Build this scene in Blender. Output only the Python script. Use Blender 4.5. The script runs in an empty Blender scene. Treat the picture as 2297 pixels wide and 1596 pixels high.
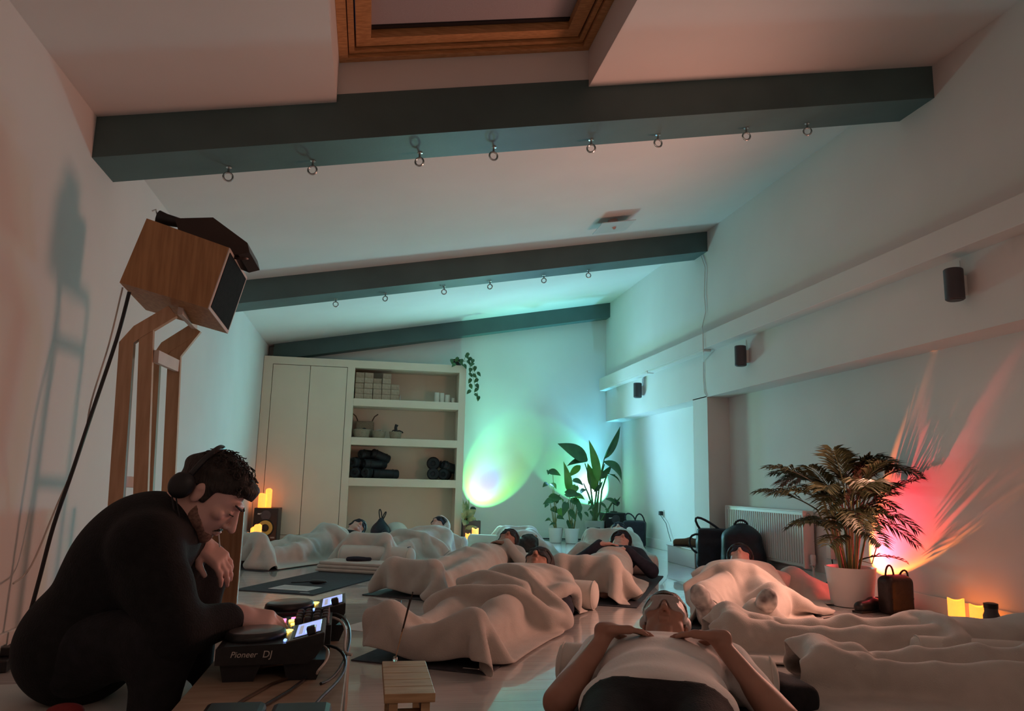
import bpy, bmesh, math, random
import numpy as np
from math import sin, cos, pi, radians, atan2, sqrt
from mathutils import Vector, Matrix
random.seed(7); np.random.seed(7)
scene = bpy.context.scene
COL = scene.collection
# ------------------------------------------------------------------ camera
FPX, YAW, PIT, ROL, HC = 1700.0, radians(10.305), radians(9.577), radians(1.348), 0.76
_fw = np.array([sin(YAW)*cos(PIT), cos(YAW)*cos(PIT), sin(PIT)])
_rt = np.array([cos(YAW), -sin(YAW), 0.0])
_up = np.cross(_rt, _fw)
_R2 = _rt*cos(ROL) + _up*sin(ROL)
_U2 = -_rt*sin(ROL) + _up*cos(ROL)
CAM = np.array([0, 0, HC])
cd = bpy.data.cameras.new('camera'); cam = bpy.data.objects.new('camera', cd); COL.objects.link(cam)
cd.sensor_width = 36; cd.sensor_fit = 'HORIZONTAL'; cd.lens = FPX*36/2297; cd.clip_start = 0.05
cam.matrix_world = Matrix(((_R2[0], _U2[0], -_fw[0], 0), (_R2[1], _U2[1], -_fw[1], 0), (_R2[2], _U2[2], -_fw[2], HC), (0, 0, 0, 1)))
scene.camera = cam
def at(px, py, **k):
    """point of the room seen at a photo pixel, on the plane X=, Y= or Z="""
    d = (px-1148.5)*_R2 - (py-798)*_U2 + FPX*_fw
    (ax, v), = k.items(); i = 'XYZ'.index(ax)
    return CAM + (v-CAM[i])/d[i]*d
# ------------------------------------------------------------------ view and world
vs = scene.view_settings
vs.view_transform = 'Standard'; vs.look = 'None'; vs.gamma = 1.0; vs.use_curve_mapping = False
vs.exposure = 1.18
w = bpy.data.worlds.new('night'); scene.world = w; w.use_nodes = True
w.node_tree.nodes['Background'].inputs[0].default_value = (0.02, 0.03, 0.06, 1)
w.node_tree.nodes['Background'].inputs[1].default_value = 0.3
scene.cycles.max_bounces = 6; scene.cycles.diffuse_bounces = 3; scene.cycles.use_adaptive_sampling = True; scene.cycles.adaptive_threshold = 0.12; scene.cycles.transparent_max_bounces = 4; scene.cycles.glossy_bounces = 3; scene.cycles.caustics_reflective = False; scene.cycles.caustics_refractive = False
scene.cycles.sample_clamp_indirect = 6.0
# ------------------------------------------------------------------ room measures
XL, XR, XA, YB, YF = -1.43, 3.34, 3.58, 10.6, -2.6
ZS = 1.675                               # soffit over the alcoves
CSL = 0.188
def zc(x): return 2.513 + CSL*(x+1.428)  # sloping ceiling
# ------------------------------------------------------------------ lamps (coloured floor projectors) and added fill lights
def spot(name, loc, aim, size, power, stops, blend=0.06, radius=0.015):
    """round beam whose colour runs from the axis outwards like a dichroic projection lamp"""
    l = bpy.data.lights.new(name, 'SPOT'); l.energy = power; l.spot_size = radians(size); l.spot_blend = blend
    l.shadow_soft_size = radius; l.color = (1, 1, 1)
    o = bpy.data.objects.new(name, l); COL.objects.link(o)
    o.location = loc; o.rotation_euler = (Vector(aim)-Vector(loc)).to_track_quat('-Z', 'Y').to_euler()
    o['kind'] = 'helper'
    if stops:
        l.use_nodes = True; nt = l.node_tree; em = nt.nodes['Emission']
        tc = nt.nodes.new('ShaderNodeTexCoord'); sx = nt.nodes.new('ShaderNodeSeparateXYZ')
        ab = nt.nodes.new('ShaderNodeMath'); ab.operation = 'ABSOLUTE'
        ac = nt.nodes.new('ShaderNodeMath'); ac.operation = 'ARCCOSINE'
        dv = nt.nodes.new('ShaderNodeMath'); dv.operation = 'DIVIDE'; dv.inputs[1].default_value = radians(size)/2
        rp = nt.nodes.new('ShaderNodeValToRGB'); L = nt.links.new
        L(tc.outputs['Normal'], sx.inputs[0]); L(sx.outputs['Z'], ab.inputs[0]); L(ab.outputs[0], ac.inputs[0])
        L(ac.outputs[0], dv.inputs[0]); L(dv.outputs[0], rp.inputs[0]); L(rp.outputs[0], em.inputs['Color'])
        el = rp.color_ramp.elements
        while len(el) < len(stops): el.new(0.5)
        for e, (p, c) in zip(el, stops): e.position = p; e.color = (*c, 1)
    return o
LAMP_A, LAMP_B, LAMP_C = (1.38, 10.18, 0.42), (3.36, 10.30, 0.55), (3.36, 5.15, 0.115)
AIM_A, AIM_B, AIM_C = (1.59, 10.6, 0.74), (3.13, 10.6, 0.745), (3.58, 4.82, 0.43)
spot('lamp_beam_green', LAMP_A, AIM_A, 67, 15,
     [(0, (.34, .28, 1.0)), (.34, (.40, .38, 1.0)), (.54, (.45, .95, .55)), (.80, (.34, 1.0, .10)), (1, (.08, .9, .25))])
spot('lamp_beam_blue', LAMP_B, AIM_B, 71, 22,
     [(0, (.75, .8, 1.0)), (.35, (.6, .75, 1.0)), (.55, (.25, .9, .8)), (.75, (.12, 1.0, .35)), (1, (.1, .9, .4))])
spot('lamp_beam_red', LAMP_C, AIM_C, 52, 66,
     [(0, (1.0, .07, .13)), (.5, (1.0, .06, .09)), (.8, (1.0, .075, .045)), (.93, (1.0, .15, .03)), (1, (1.0, .28, .03))])
# added fill spots at the two projectors, graded to tint the end wall
WALL_FILL = lambda c: [(0, c), (.15, c), (.28, tuple(v*.28 for v in c)), (.45, tuple(v*.03 for v in c)), (.6, (0, 0, 0)), (1, (0, 0, 0))]
spot('wall_fill_green', LAMP_A, (1.95, 10.40, 2.6), 160, 64, WALL_FILL((.22, 1.0, .72)), 0.1, 0.03)
spot('wall_fill_blue', LAMP_B, (2.75, 10.45, 2.6), 160, 60, WALL_FILL((.16, .72, 1.0)), 0.1, 0.03)
# added soft fill spots near the lamps, lifting the room's dim parts
spot('fill_green', (1.62, 10.05, 0.62), (1.4, 5.0, 2.6), 165, 58, None, 0.6, 0.25).data.color = (.40, 1.0, .82)
spot('fill_blue', (2.45, 9.95, 0.75), (1.7, 5.0, 2.4), 160, 54, None, 0.6, 0.25).data.color = (.24, .56, 1.0)
spot('fill_red', (3.15, 4.25, 0.85), (0.0, 5.0, 1.0), 168, 60, None, 0.6, 0.38).data.color = (1.0, .46, .34)
# added warm fill light behind the camera, its source unseen
pl_ = bpy.data.lights.new('rear_fill', 'POINT'); pl_.energy = 8; pl_.color = (1.0, .60, .47); pl_.shadow_soft_size = .3
po = bpy.data.objects.new('rear_fill', pl_); COL.objects.link(po); po.location = (1.2, -1.2, 2.1); po['kind'] = 'helper'
# ------------------------------------------------------------------ materials
MATS = {}
def mat(name, col, rough=.6, metal=0, var=.08, scale=6, bump=0, bscale=60, stretch=None, emit=None, es=0, trans=0, ior=1.45, spec=.5, sss=0, alpha=1, sheen=0, col2=None, coat=0):
    m = bpy.data.materials.new(name); m.use_nodes = True; nt = m.node_tree; L = nt.links.new
    b = nt.nodes['Principled BSDF']; I = b.inputs
    tc = nt.nodes.new('ShaderNodeTexCoord'); vec = tc.outputs['Object']
    if stretch:
        mp = nt.nodes.new('ShaderNodeMapping'); mp.inputs['Scale'].default_value = stretch; L(vec, mp.inputs[0]); vec = mp.outputs[0]
    if var or col2:
        n = nt.nodes.new('ShaderNodeTexNoise'); n.inputs['Scale'].default_value = scale; n.inputs['Detail'].default_value = 2
        L(vec, n.inputs['Vector'])
        r = nt.nodes.new('ShaderNodeValToRGB'); r.color_ramp.elements[0].position = .32; r.color_ramp.elements[1].position = .68
        c2 = col2 or tuple(min(1, c*(1+var)) for c in col); c1 = col if col2 else tuple(c*(1-var) for c in col)
        r.color_ramp.elements[0].color = (*c1, 1); r.color_ramp.elements[1].color = (*c2, 1)
        L(n.outputs['Fac'], r.inputs[0]); L(r.outputs[0], I['Base Color'])
    else: I['Base Color'].default_value = (*col, 1)
    I['Roughness'].default_value = rough; I['Metallic'].default_value = metal
    I['IOR'].default_value = ior; I['Specular IOR Level'].default_value = spec
    I['Transmission Weight'].default_value = trans; I['Alpha'].default_value = alpha
    I['Subsurface Weight'].default_value = 0; I['Subsurface Scale'].default_value = .02
    I['Sheen Weight'].default_value = sheen; I['Coat Weight'].default_value = coat
    if emit: I['Emission Color'].default_value = (*emit, 1); I['Emission Strength'].default_value = es
    if bump:
        n2 = nt.nodes.new('ShaderNodeTexNoise'); n2.inputs['Scale'].default_value = bscale; n2.inputs['Detail'].default_value = 2
        L(vec, n2.inputs['Vector']); bp = nt.nodes.new('ShaderNodeBump'); bp.inputs['Strength'].default_value = bump; bp.inputs['Distance'].default_value = .01
        L(n2.outputs['Fac'], bp.inputs['Height']); L(bp.outputs[0], I['Normal'])
    MATS[name] = m
    return m
WALL = mat('white wall paint', (.80, .785, .76), .75, var=.02, scale=2)
CEIL = mat('ceiling paint', (.80, .78, .755), .8, var=.02, scale=2)
FLOORM = mat('painted floorboards', (.64, .63, .61), .16, coat=.8, var=.05, scale=3, stretch=(.5, 6, 1), bump=.10, bscale=9, spec=.6)
GAPM = mat('floor gaps', (.34, .32, .30), .8)
BEAM = mat('dark green beam paint', (.085, .145, .145), .55, var=.1, scale=3, bump=.05)
TRIMW = mat('white gloss trim', (.80, .79, .76), .45, var=.02)
PINE = mat('honey pine', (.66, .36, .16), .38, col2=(.46, .23, .09), scale=5, stretch=(2, 22, 22), bump=.05)
BLIND = mat('grey roller blind', (.42, .40, .43), .8, var=.1, scale=30, stretch=(.3, 30, 30))
GLASS = mat('clear glass', (1, 1, 1), .03, var=0, trans=1)
BLACK = mat('black plastic', (.014, .014, .016), .42, var=.2, scale=30)
DARKM = mat('dark grey metal', (.07, .065, .075), .5, var=.1)
STEEL = mat('steel', (.55, .55, .54), .25, metal=1, var=.08)
CREAM = mat('cream fleece', (.57, .52, .465), .95, var=.06, scale=12, bump=.25, bscale=220, sheen=.25)
BOLS = mat('cream cotton bolster', (.66, .62, .56), .9, var=.03, scale=8, bump=.12, bscale=260)
MATM = mat('charcoal yoga mat', (.045, .048, .058), .85, var=.15, scale=40, bump=.1, bscale=200)
OAK = mat('oak veneer', (.50, .27, .12), .5, col2=(.36, .18, .075), scale=4, stretch=(14, 14, 1.2), bump=.04)
PLY = mat('birch plywood', (.62, .40, .25), .55, col2=(.50, .31, .18), scale=4, stretch=(10, 10, 1), bump=.04)
PLYT = mat('plywood table', (.36, .27, .19), .6, col2=(.28, .20, .14), scale=4, stretch=(2, 9, 9))
SLATW = mat('pine slats', (.60, .40, .22), .5, col2=(.42, .26, .13), scale=5, stretch=(2, 16, 16), bump=.06)
SKIN = mat('skin', (.62, .36, .28), .55, var=.08, scale=14, sss=.12)
SKIN2 = mat('darker skin', (.40, .21, .15), .55, var=.08, scale=14, sss=.1)
HAIR = mat('dark brown hair', (.022, .016, .013), .6, var=.4, scale=60, stretch=(1, 1, .3), bump=.6, bscale=160)
HAIRB = mat('brown hair', (.07, .045, .03), .6, var=.4, scale=60, bump=.6, bscale=160)
KNIT = mat('black knitwear', (.006, .006, .0065), .95, var=.3, scale=40, bump=.3, bscale=180)
TROU = mat('black trousers', (.009, .009, .011), .9, var=.3, scale=30, bump=.2, bscale=160)
NAVY = mat('navy fabric', (.018, .020, .035), .85, var=.2, scale=30, bump=.15, bscale=180)
GREYF = mat('grey satin mask', (.42, .37, .35), .5, var=.06, scale=20)
WHITEF = mat('white cotton tee', (.88, .86, .83), .9, var=.03, scale=10, bump=.15, bscale=120)
WHITEP = mat('white glazed pot', (.78, .77, .75), .35, var=.02)
SOIL = mat('potting soil', (.10, .06, .035), .95, var=.5, scale=60, bump=.8, bscale=120)
LEAF = mat('glossy leaf', (.055, .15, .05), .38, col2=(.035, .10, .04), scale=8)
LEAFL = mat('bright leaf', (.17, .36, .06), .42, col2=(.11, .27, .05), scale=8)
LEAFV = mat('variegated leaf', (.10, .22, .09), .45, col2=(.42, .46, .26), scale=14)
PALM = mat('palm leaf', (.050, .055, .022), .5, col2=(.032, .042, .015), scale=8)
STEM = mat('palm cane', (.26, .24, .07), .5, col2=(.16, .17, .05), scale=14)
PAPER = mat('white paper', (.78, .77, .74), .9, var=.03)
CANDLE = mat('lit wax', (.9, .6, .3), .6, var=.1, scale=20, emit=(1.0, .21, .022), es=1.2)
WAX = mat('unlit wax', (.80, .76, .66), .5, var=.03, sss=.1)
# ------------------------------------------------------------------ mesh helpers
class MB:
    def __init__(s): s.b = bmesh.new()
    def box(s, x0, y0, z0, x1, y1, z1, bev=0, M=None):
        r = bmesh.ops.create_cube(s.b, size=1); vs_ = r['verts']
        for v in vs_: v.co = Vector(((x0+x1)/2+v.co.x*(x1-x0), (y0+y1)/2+v.co.y*(y1-y0), (z0+z1)/2+v.co.z*(z1-z0)))
        if bev:
            es = list({e for v in vs_ for e in v.link_edges})
            rr = bmesh.ops.bevel(s.b, geom=es, offset=bev, segments=2, affect='EDGES', profile=.5)
            vs_ = list({v for f in rr['faces'] for v in f.verts} | {v for v in vs_ if v.is_valid})
        if M is not None: bmesh.ops.transform(s.b, matrix=M, verts=vs_)
        return s
    def poly(s, verts, faces):
        vv = [s.b.verts.new(v) for v in verts]
        for f in faces:
            try: s.b.faces.new([vv[i] for i in f])
            except ValueError: pass
        return s
    def prism(s, pts, z0, z1, M=None):
        n = len(pts); V = [(x, y, z0) for x, y in pts]+[(x, y, z1) for x, y in pts]
        if M is not None: V = [M @ Vector(v) for v in V]
        return s.poly(V, [tuple(range(n))[::-1], tuple(range(n, 2*n))]+[(i, (i+1) % n, n+(i+1) % n, n+i) for i in range(n)])
    def tube(s, pts, r, n=8, cap=True, flat=None):
        """round tube through points; r number or list; flat=(nx,ny,nz,scale) squashes it"""
        P = [Vector(p) for p in pts]; m = len(P); rs = r if hasattr(r, '__len__') else [r]*m
        T = [(P[min(i+1, m-1)]-P[max(i-1, 0)]).normalized() for i in range(m)]
        ref = Vector((0, 0, 1)) if abs(T[0].z) < .9 else Vector((1, 0, 0))
        u = T[0].cross(ref).normalized(); rings = []
        for i in range(m):
            u = (u-T[i]*u.dot(T[i])).normalized(); v = T[i].cross(u)
            rings.append([s.b.verts.new(P[i]+(u*cos(2*pi*k/n)+v*sin(2*pi*k/n))*rs[i]) for k in range(n)])
        for a, b in zip(rings, rings[1:]):
            for k in range(n): s.b.faces.new((a[k], a[(k+1) % n], b[(k+1) % n], b[k]))
        if cap: s.b.faces.new(rings[0][::-1]); s.b.faces.new(rings[-1])
        return s
    def lathe(s, prof, n=24, c=(0, 0, 0), M=None, close=True):
        rings = []
        for r, z in prof:
            rings.append([s.b.verts.new((M @ Vector((r*cos(2*pi*k/n), r*sin(2*pi*k/n), z)) if M is not None else Vector((r*cos(2*pi*k/n), r*sin(2*pi*k/n), z)))+Vector(c)) for k in range(n)])
        for a, b in zip(rings, rings[1:]):
            for k in range(n): s.b.faces.new((a[k], a[(k+1) % n], b[(k+1) % n], b[k]))
        if close: s.b.faces.new(rings[0][::-1]); s.b.faces.new(rings[-1])
        return s
    def torus(s, R, r, c=(0, 0, 0), M=None, n=20, k=8):
        V = []
        for i in range(n):
            a = 2*pi*i/n
            for j in range(k):
                b = 2*pi*j/k; v = Vector(((R+r*cos(b))*cos(a), (R+r*cos(b))*sin(a), r*sin(b)))
                V.append((M @ v if M is not None else v)+Vector(c))
        return s.poly(V, [(i*k+j, ((i+1) % n)*k+j, ((i+1) % n)*k+(j+1) % k, i*k+(j+1) % k) for i in range(n) for j in range(k)])
    def ball(s, c, r, M=None, u=16, v=10):
        R = bmesh.ops.create_uvsphere(s.b, u_segments=u, v_segments=v, radius=1)
        rr = r if hasattr(r, '__len__') else (r, r, r)
        for q in R['verts']:
            p = Vector((q.co.x*rr[0], q.co.y*rr[1], q.co.z*rr[2])); q.co = (M @ p if M is not None else p)+Vector(c)
        return s
    def build(s, name, m, parent=None, smooth=False, loc=None):
        bmesh.ops.recalc_face_normals(s.b, faces=s.b.faces)
        me = bpy.data.meshes.new(name); s.b.to_mesh(me); s.b.free()
        return link(name, me, m, parent, smooth, loc)
def link(name, me, m, parent=None, smooth=False, loc=None):
    if m and not me.materials: me.materials.append(m)
    if smooth:
        for p in me.polygons: p.use_smooth = True
        if smooth != 'full':
            try: me.set_sharp_from_angle(angle=radians(40))
            except Exception: pass
    o = bpy.data.objects.new(name, me); COL.objects.link(o)
    if parent: o.parent = parent
    if loc is not None: o.location = loc
    return o
def tag(o, label=None, cat=None, group=None, kind=None):
    if label: o['label'] = label
    if cat: o['category'] = cat
    if group: o['group'] = group
    if kind: o['kind'] = kind
    return o
def thing(name, label, cat, loc=(0, 0, 0), rz=0, group=None):
    o = bpy.data.objects.new(name, None); COL.objects.link(o); o.location = loc; o.rotation_euler = (0, 0, rz)
    o.empty_display_size = .1
    return tag(o, label, cat, group)
def copy_tree(o, loc=None, rz=None, label=None):
    def cp(a, par):
        c = a.copy(); COL.objects.link(c); c.parent = par
        for ch in list(a.children): cp(ch, c)
        return c
    r = cp(o, None)
    if loc is not None: r.location = loc
    if rz is not None: r.rotation_euler = (0, 0, rz)
    if label: r['label'] = label
    return r
def RZ(a): return Matrix.Rotation(a, 4, 'Z')
def RX(a): return Matrix.Rotation(a, 4, 'X')
def RY(a): return Matrix.Rotation(a, 4, 'Y')
def TR(*p): return Matrix.Translation(p)
def heading(dx, dy): return atan2(-dx, dy)      # rotation that turns local +Y into (dx,dy)
# ------------------------------------------------------------------ soft bodies: blended volumes turned into one continuous skin
def V3(*a): return np.array(a, float)
def cap(a, b, r1, r2=None): return ('c', np.array(a, float), np.array(b, float), r1, r1 if r2 is None else r2)
def ell(c, r, R=None): return ('e', np.array(c, float), np.array(r, float), np.eye(3) if R is None else np.array(R, float))
def rbx(c, half, rd, R=None): return ('b', np.array(c, float), np.array(half, float), np.eye(3) if R is None else np.array(R, float), rd)
def ev(p, x, y, z):
    if p[0] == 'c':
        a, b, r1, r2 = p[1:]; ab = b-a; L2 = max(ab @ ab, 1e-12)
        dx, dy, dz = x-a[0], y-a[1], z-a[2]
        t = np.clip((dx*ab[0]+dy*ab[1]+dz*ab[2])/L2, 0, 1)
        return np.sqrt((dx-t*ab[0])**2+(dy-t*ab[1])**2+(dz-t*ab[2])**2)-(r1+(r2-r1)*t)
    c, r, R = p[1], p[2], p[3]
    dx, dy, dz = x-c[0], y-c[1], z-c[2]
    q = [R[i, 0]*dx+R[i, 1]*dy+R[i, 2]*dz for i in range(3)]
    if p[0] == 'e':
        k0 = np.sqrt(sum((q[i]/r[i])**2 for i in range(3))); k1 = np.sqrt(sum((q[i]/r[i]**2)**2 for i in range(3)))+1e-9
        return k0*(k0-1)/k1
    rd = p[4]; g = [np.abs(q[i])-(r[i]-rd) for i in range(3)]
    return np.sqrt(sum(np.maximum(v, 0)**2 for v in g))+np.minimum(np.maximum(np.maximum(g[0], g[1]), g[2]), 0)-rd
def bounds(p):
    if p[0] == 'c':
        m = max(p[3], p[4]); return np.minimum(p[1], p[2])-m, np.maximum(p[1], p[2])+m
    e = np.abs(p[3].T) @ p[2] if p[0] == 'b' else np.sqrt((p[3].T**2) @ (p[2]**2))
    return p[1]-e, p[1]+e
class Field:
    def __init__(s, prims, h, pad=.03, lo=None, hi=None):
        if lo is None:
            B = [bounds(p) for p in prims]; lo = np.min([b[0] for b in B], 0)-pad; hi = np.max([b[1] for b in B], 0)+pad
        s.h = h; s.lo = np.array(lo, float); s.n = np.maximum(np.ceil((np.array(hi)-s.lo)/h).astype(int)+1, 3)
        s.ax = [s.lo[i]+h*np.arange(s.n[i]) for i in range(3)]
        s.F = np.full(s.n, .5)
    def _sl(s, lo, hi):
        a = np.clip(np.floor((lo-s.lo)/s.h).astype(int), 0, s.n-1); b = np.clip(np.ceil((hi-s.lo)/s.h).astype(int)+1, 1, s.n)
        sl = tuple(slice(a[i], max(b[i], a[i]+1)) for i in range(3))
        return sl, s.ax[0][sl[0]][:, None, None], s.ax[1][sl[1]][None, :, None], s.ax[2][sl[2]][None, None, :]
    def add(s, prims, k=.02, pad=None):
        for p in prims:
            lo, hi = bounds(p); pd = max(k*1.3, 3*s.h) if pad is None else pad
            sl, x, y, z = s._sl(lo-pd, hi+pd); d = ev(p, x, y, z); f = s.F[sl]
            hh = np.maximum(k-np.abs(f-d), 0)/k if k else 0
            s.F[sl] = np.minimum(f, d)-hh*hh*k*.25 if k else np.minimum(f, d)
        return s
    def sub(s, prims, k=.004):
        for p in prims:
            lo, hi = bounds(p); sl, x, y, z = s._sl(lo-3*s.h, hi+3*s.h); d = -ev(p, x, y, z); f = s.F[sl]
            hh = np.maximum(k-np.abs(f-d), 0)/k
            s.F[sl] = np.maximum(f, d)+hh*hh*k*.25
        return s
    def clip(s, fn):
        """keep only where fn(x,y,z) < 0"""
        s.F = np.maximum(s.F, fn(s.ax[0][:, None, None], s.ax[1][None, :, None], s.ax[2][None, None, :])); return s
    def noise(s, amp, scale, seed=0):
        rs = np.random.RandomState(seed); x, y, z = (s.ax[0][:, None, None], s.ax[1][None, :, None], s.ax[2][None, None, :]); f = 0
        for i in range(6):
            d = rs.normal(size=3); d /= np.linalg.norm(d); f = f+np.sin((x*d[0]+y*d[1]+z*d[2])*scale*rs.uniform(.6, 1.6)+rs.uniform(0, 6.3))
        s.F = s.F+f*amp/6; return s
    def near(s, P):
        """distance and outward normal at points"""
        g = (P-s.lo)/s.h; i = np.clip(g.astype(int), 0, s.n-2); f = np.clip(g-i, 0, 1); F = s.F
        c = {}
        for a in (0, 1):
            for b in (0, 1):
                for d in (0, 1): c[a, b, d] = F[i[:, 0]+a, i[:, 1]+b, i[:, 2]+d]
        fx, fy, fz = f.T
        def mix(a, b, t): return a+(b-a)*t
        x0 = mix(mix(c[0, 0, 0], c[0, 1, 0], fy), mix(c[0, 0, 1], c[0, 1, 1], fy), fz); x1 = mix(mix(c[1, 0, 0], c[1, 1, 0], fy), mix(c[1, 0, 1], c[1, 1, 1], fy), fz)
        y0 = mix(mix(c[0, 0, 0], c[1, 0, 0], fx), mix(c[0, 0, 1], c[1, 0, 1], fx), fz); y1 = mix(mix(c[0, 1, 0], c[1, 1, 0], fx), mix(c[0, 1, 1], c[1, 1, 1], fx), fz)
        z0 = mix(mix(c[0, 0, 0], c[1, 0, 0], fx), mix(c[0, 1, 0], c[1, 1, 0], fx), fy); z1 = mix(mix(c[0, 0, 1], c[1, 0, 1], fx), mix(c[0, 1, 1], c[1, 1, 1], fx), fy)
        nrm = np.stack([x1-x0, y1-y0, z1-z0], 1); nrm /= np.linalg.norm(nrm, axis=1, keepdims=True)+1e-9
        out = ((g < 0) | (g > s.n-1)).any(1); d = mix(x0, x1, fx); d[out] = 1
        return d, nrm
    def mesh(s, name, relax=1):
        F = s.F; S = F < 0; n = s.n; cn = n-1; N = int(np.prod(cn)); acc = np.zeros((4, N)); edges = []
        for ax in range(3):
            a = [slice(None)]*3; b = [slice(None)]*3; a[ax] = slice(0, -1); b[ax] = slice(1, None)
            A, B = F[tuple(a)], F[tuple(b)]; sa = S[tuple(a)]
            idx = np.argwhere(sa != S[tuple(b)])
            if not len(idx): continue
            fa = A[tuple(idx.T)]; fb = B[tuple(idx.T)]; t = fa/(fa-fb); pos = idx.astype(float); pos[:, ax] += t
            o1, o2 = [i for i in range(3) if i != ax]; q = []
            for d1, d2 in ((-1, -1), (0, -1), (0, 0), (-1, 0)):
                ci = idx.copy(); ci[:, o1] += d1; ci[:, o2] += d2
                ok = ((ci >= 0) & (ci < cn)).all(1); fl_ = np.where(ok, (ci[:, 0]*cn[1]+ci[:, 1])*cn[2]+ci[:, 2], -1); q.append(fl_)
                f_ = fl_[ok]
                for m in range(3): acc[m] += np.bincount(f_, pos[ok, m], N)
                acc[3] += np.bincount(f_, None, N)
            q = np.stack(q, 1); flip = sa[tuple(idx.T)]
            if ax == 1: flip = ~flip
            q[~flip] = q[~flip][:, ::-1]
            edges.append(q[(q >= 0).all(1)])
        used = np.nonzero(acc[3])[0]; mp = np.full(N, -1); mp[used] = np.arange(len(used))
        P = (acc[:3, used]/acc[3, used]).T*s.h+s.lo; Q = mp[np.concatenate(edges)]
        for _ in range(relax):
            sm = np.zeros_like(P); ct = np.zeros(len(P))
            for i in range(4):
                a, b = Q[:, i], Q[:, (i+1) % 4]
                for m in range(3): sm[:, m] += np.bincount(a, P[b, m], len(P))+np.bincount(b, P[a, m], len(P))
                ct += np.bincount(a, None, len(P))+np.bincount(b, None, len(P))
            P = P*.5+.5*sm/np.maximum(ct, 1)[:, None]
        me = bpy.data.meshes.new(name)
        me.vertices.add(len(P)); me.vertices.foreach_set('co', P.astype(np.float32).ravel())
        me.loops.add(len(Q)*4); me.loops.foreach_set('vertex_index', Q.astype(np.int32).ravel())
        me.polygons.add(len(Q)); me.polygons.foreach_set('loop_start', np.arange(0, len(Q)*4, 4, dtype=np.int32)); me.polygons.foreach_set('loop_total', np.full(len(Q), 4, np.int32))
        me.update(calc_edges=True); me.validate()
        return me
def soft(name, prims, h, m, parent=None, k=.02, sub=(), clip=None, noise=None, relax=1, loc=None, pad=.03):
    f = Field(prims, h, pad).add(prims, k)
    if sub: f.sub(sub)
    if noise: f.noise(*noise)
    if clip: f.clip(clip)
    return link(name, f.mesh(name, relax), m, parent, 'full', loc)
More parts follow.
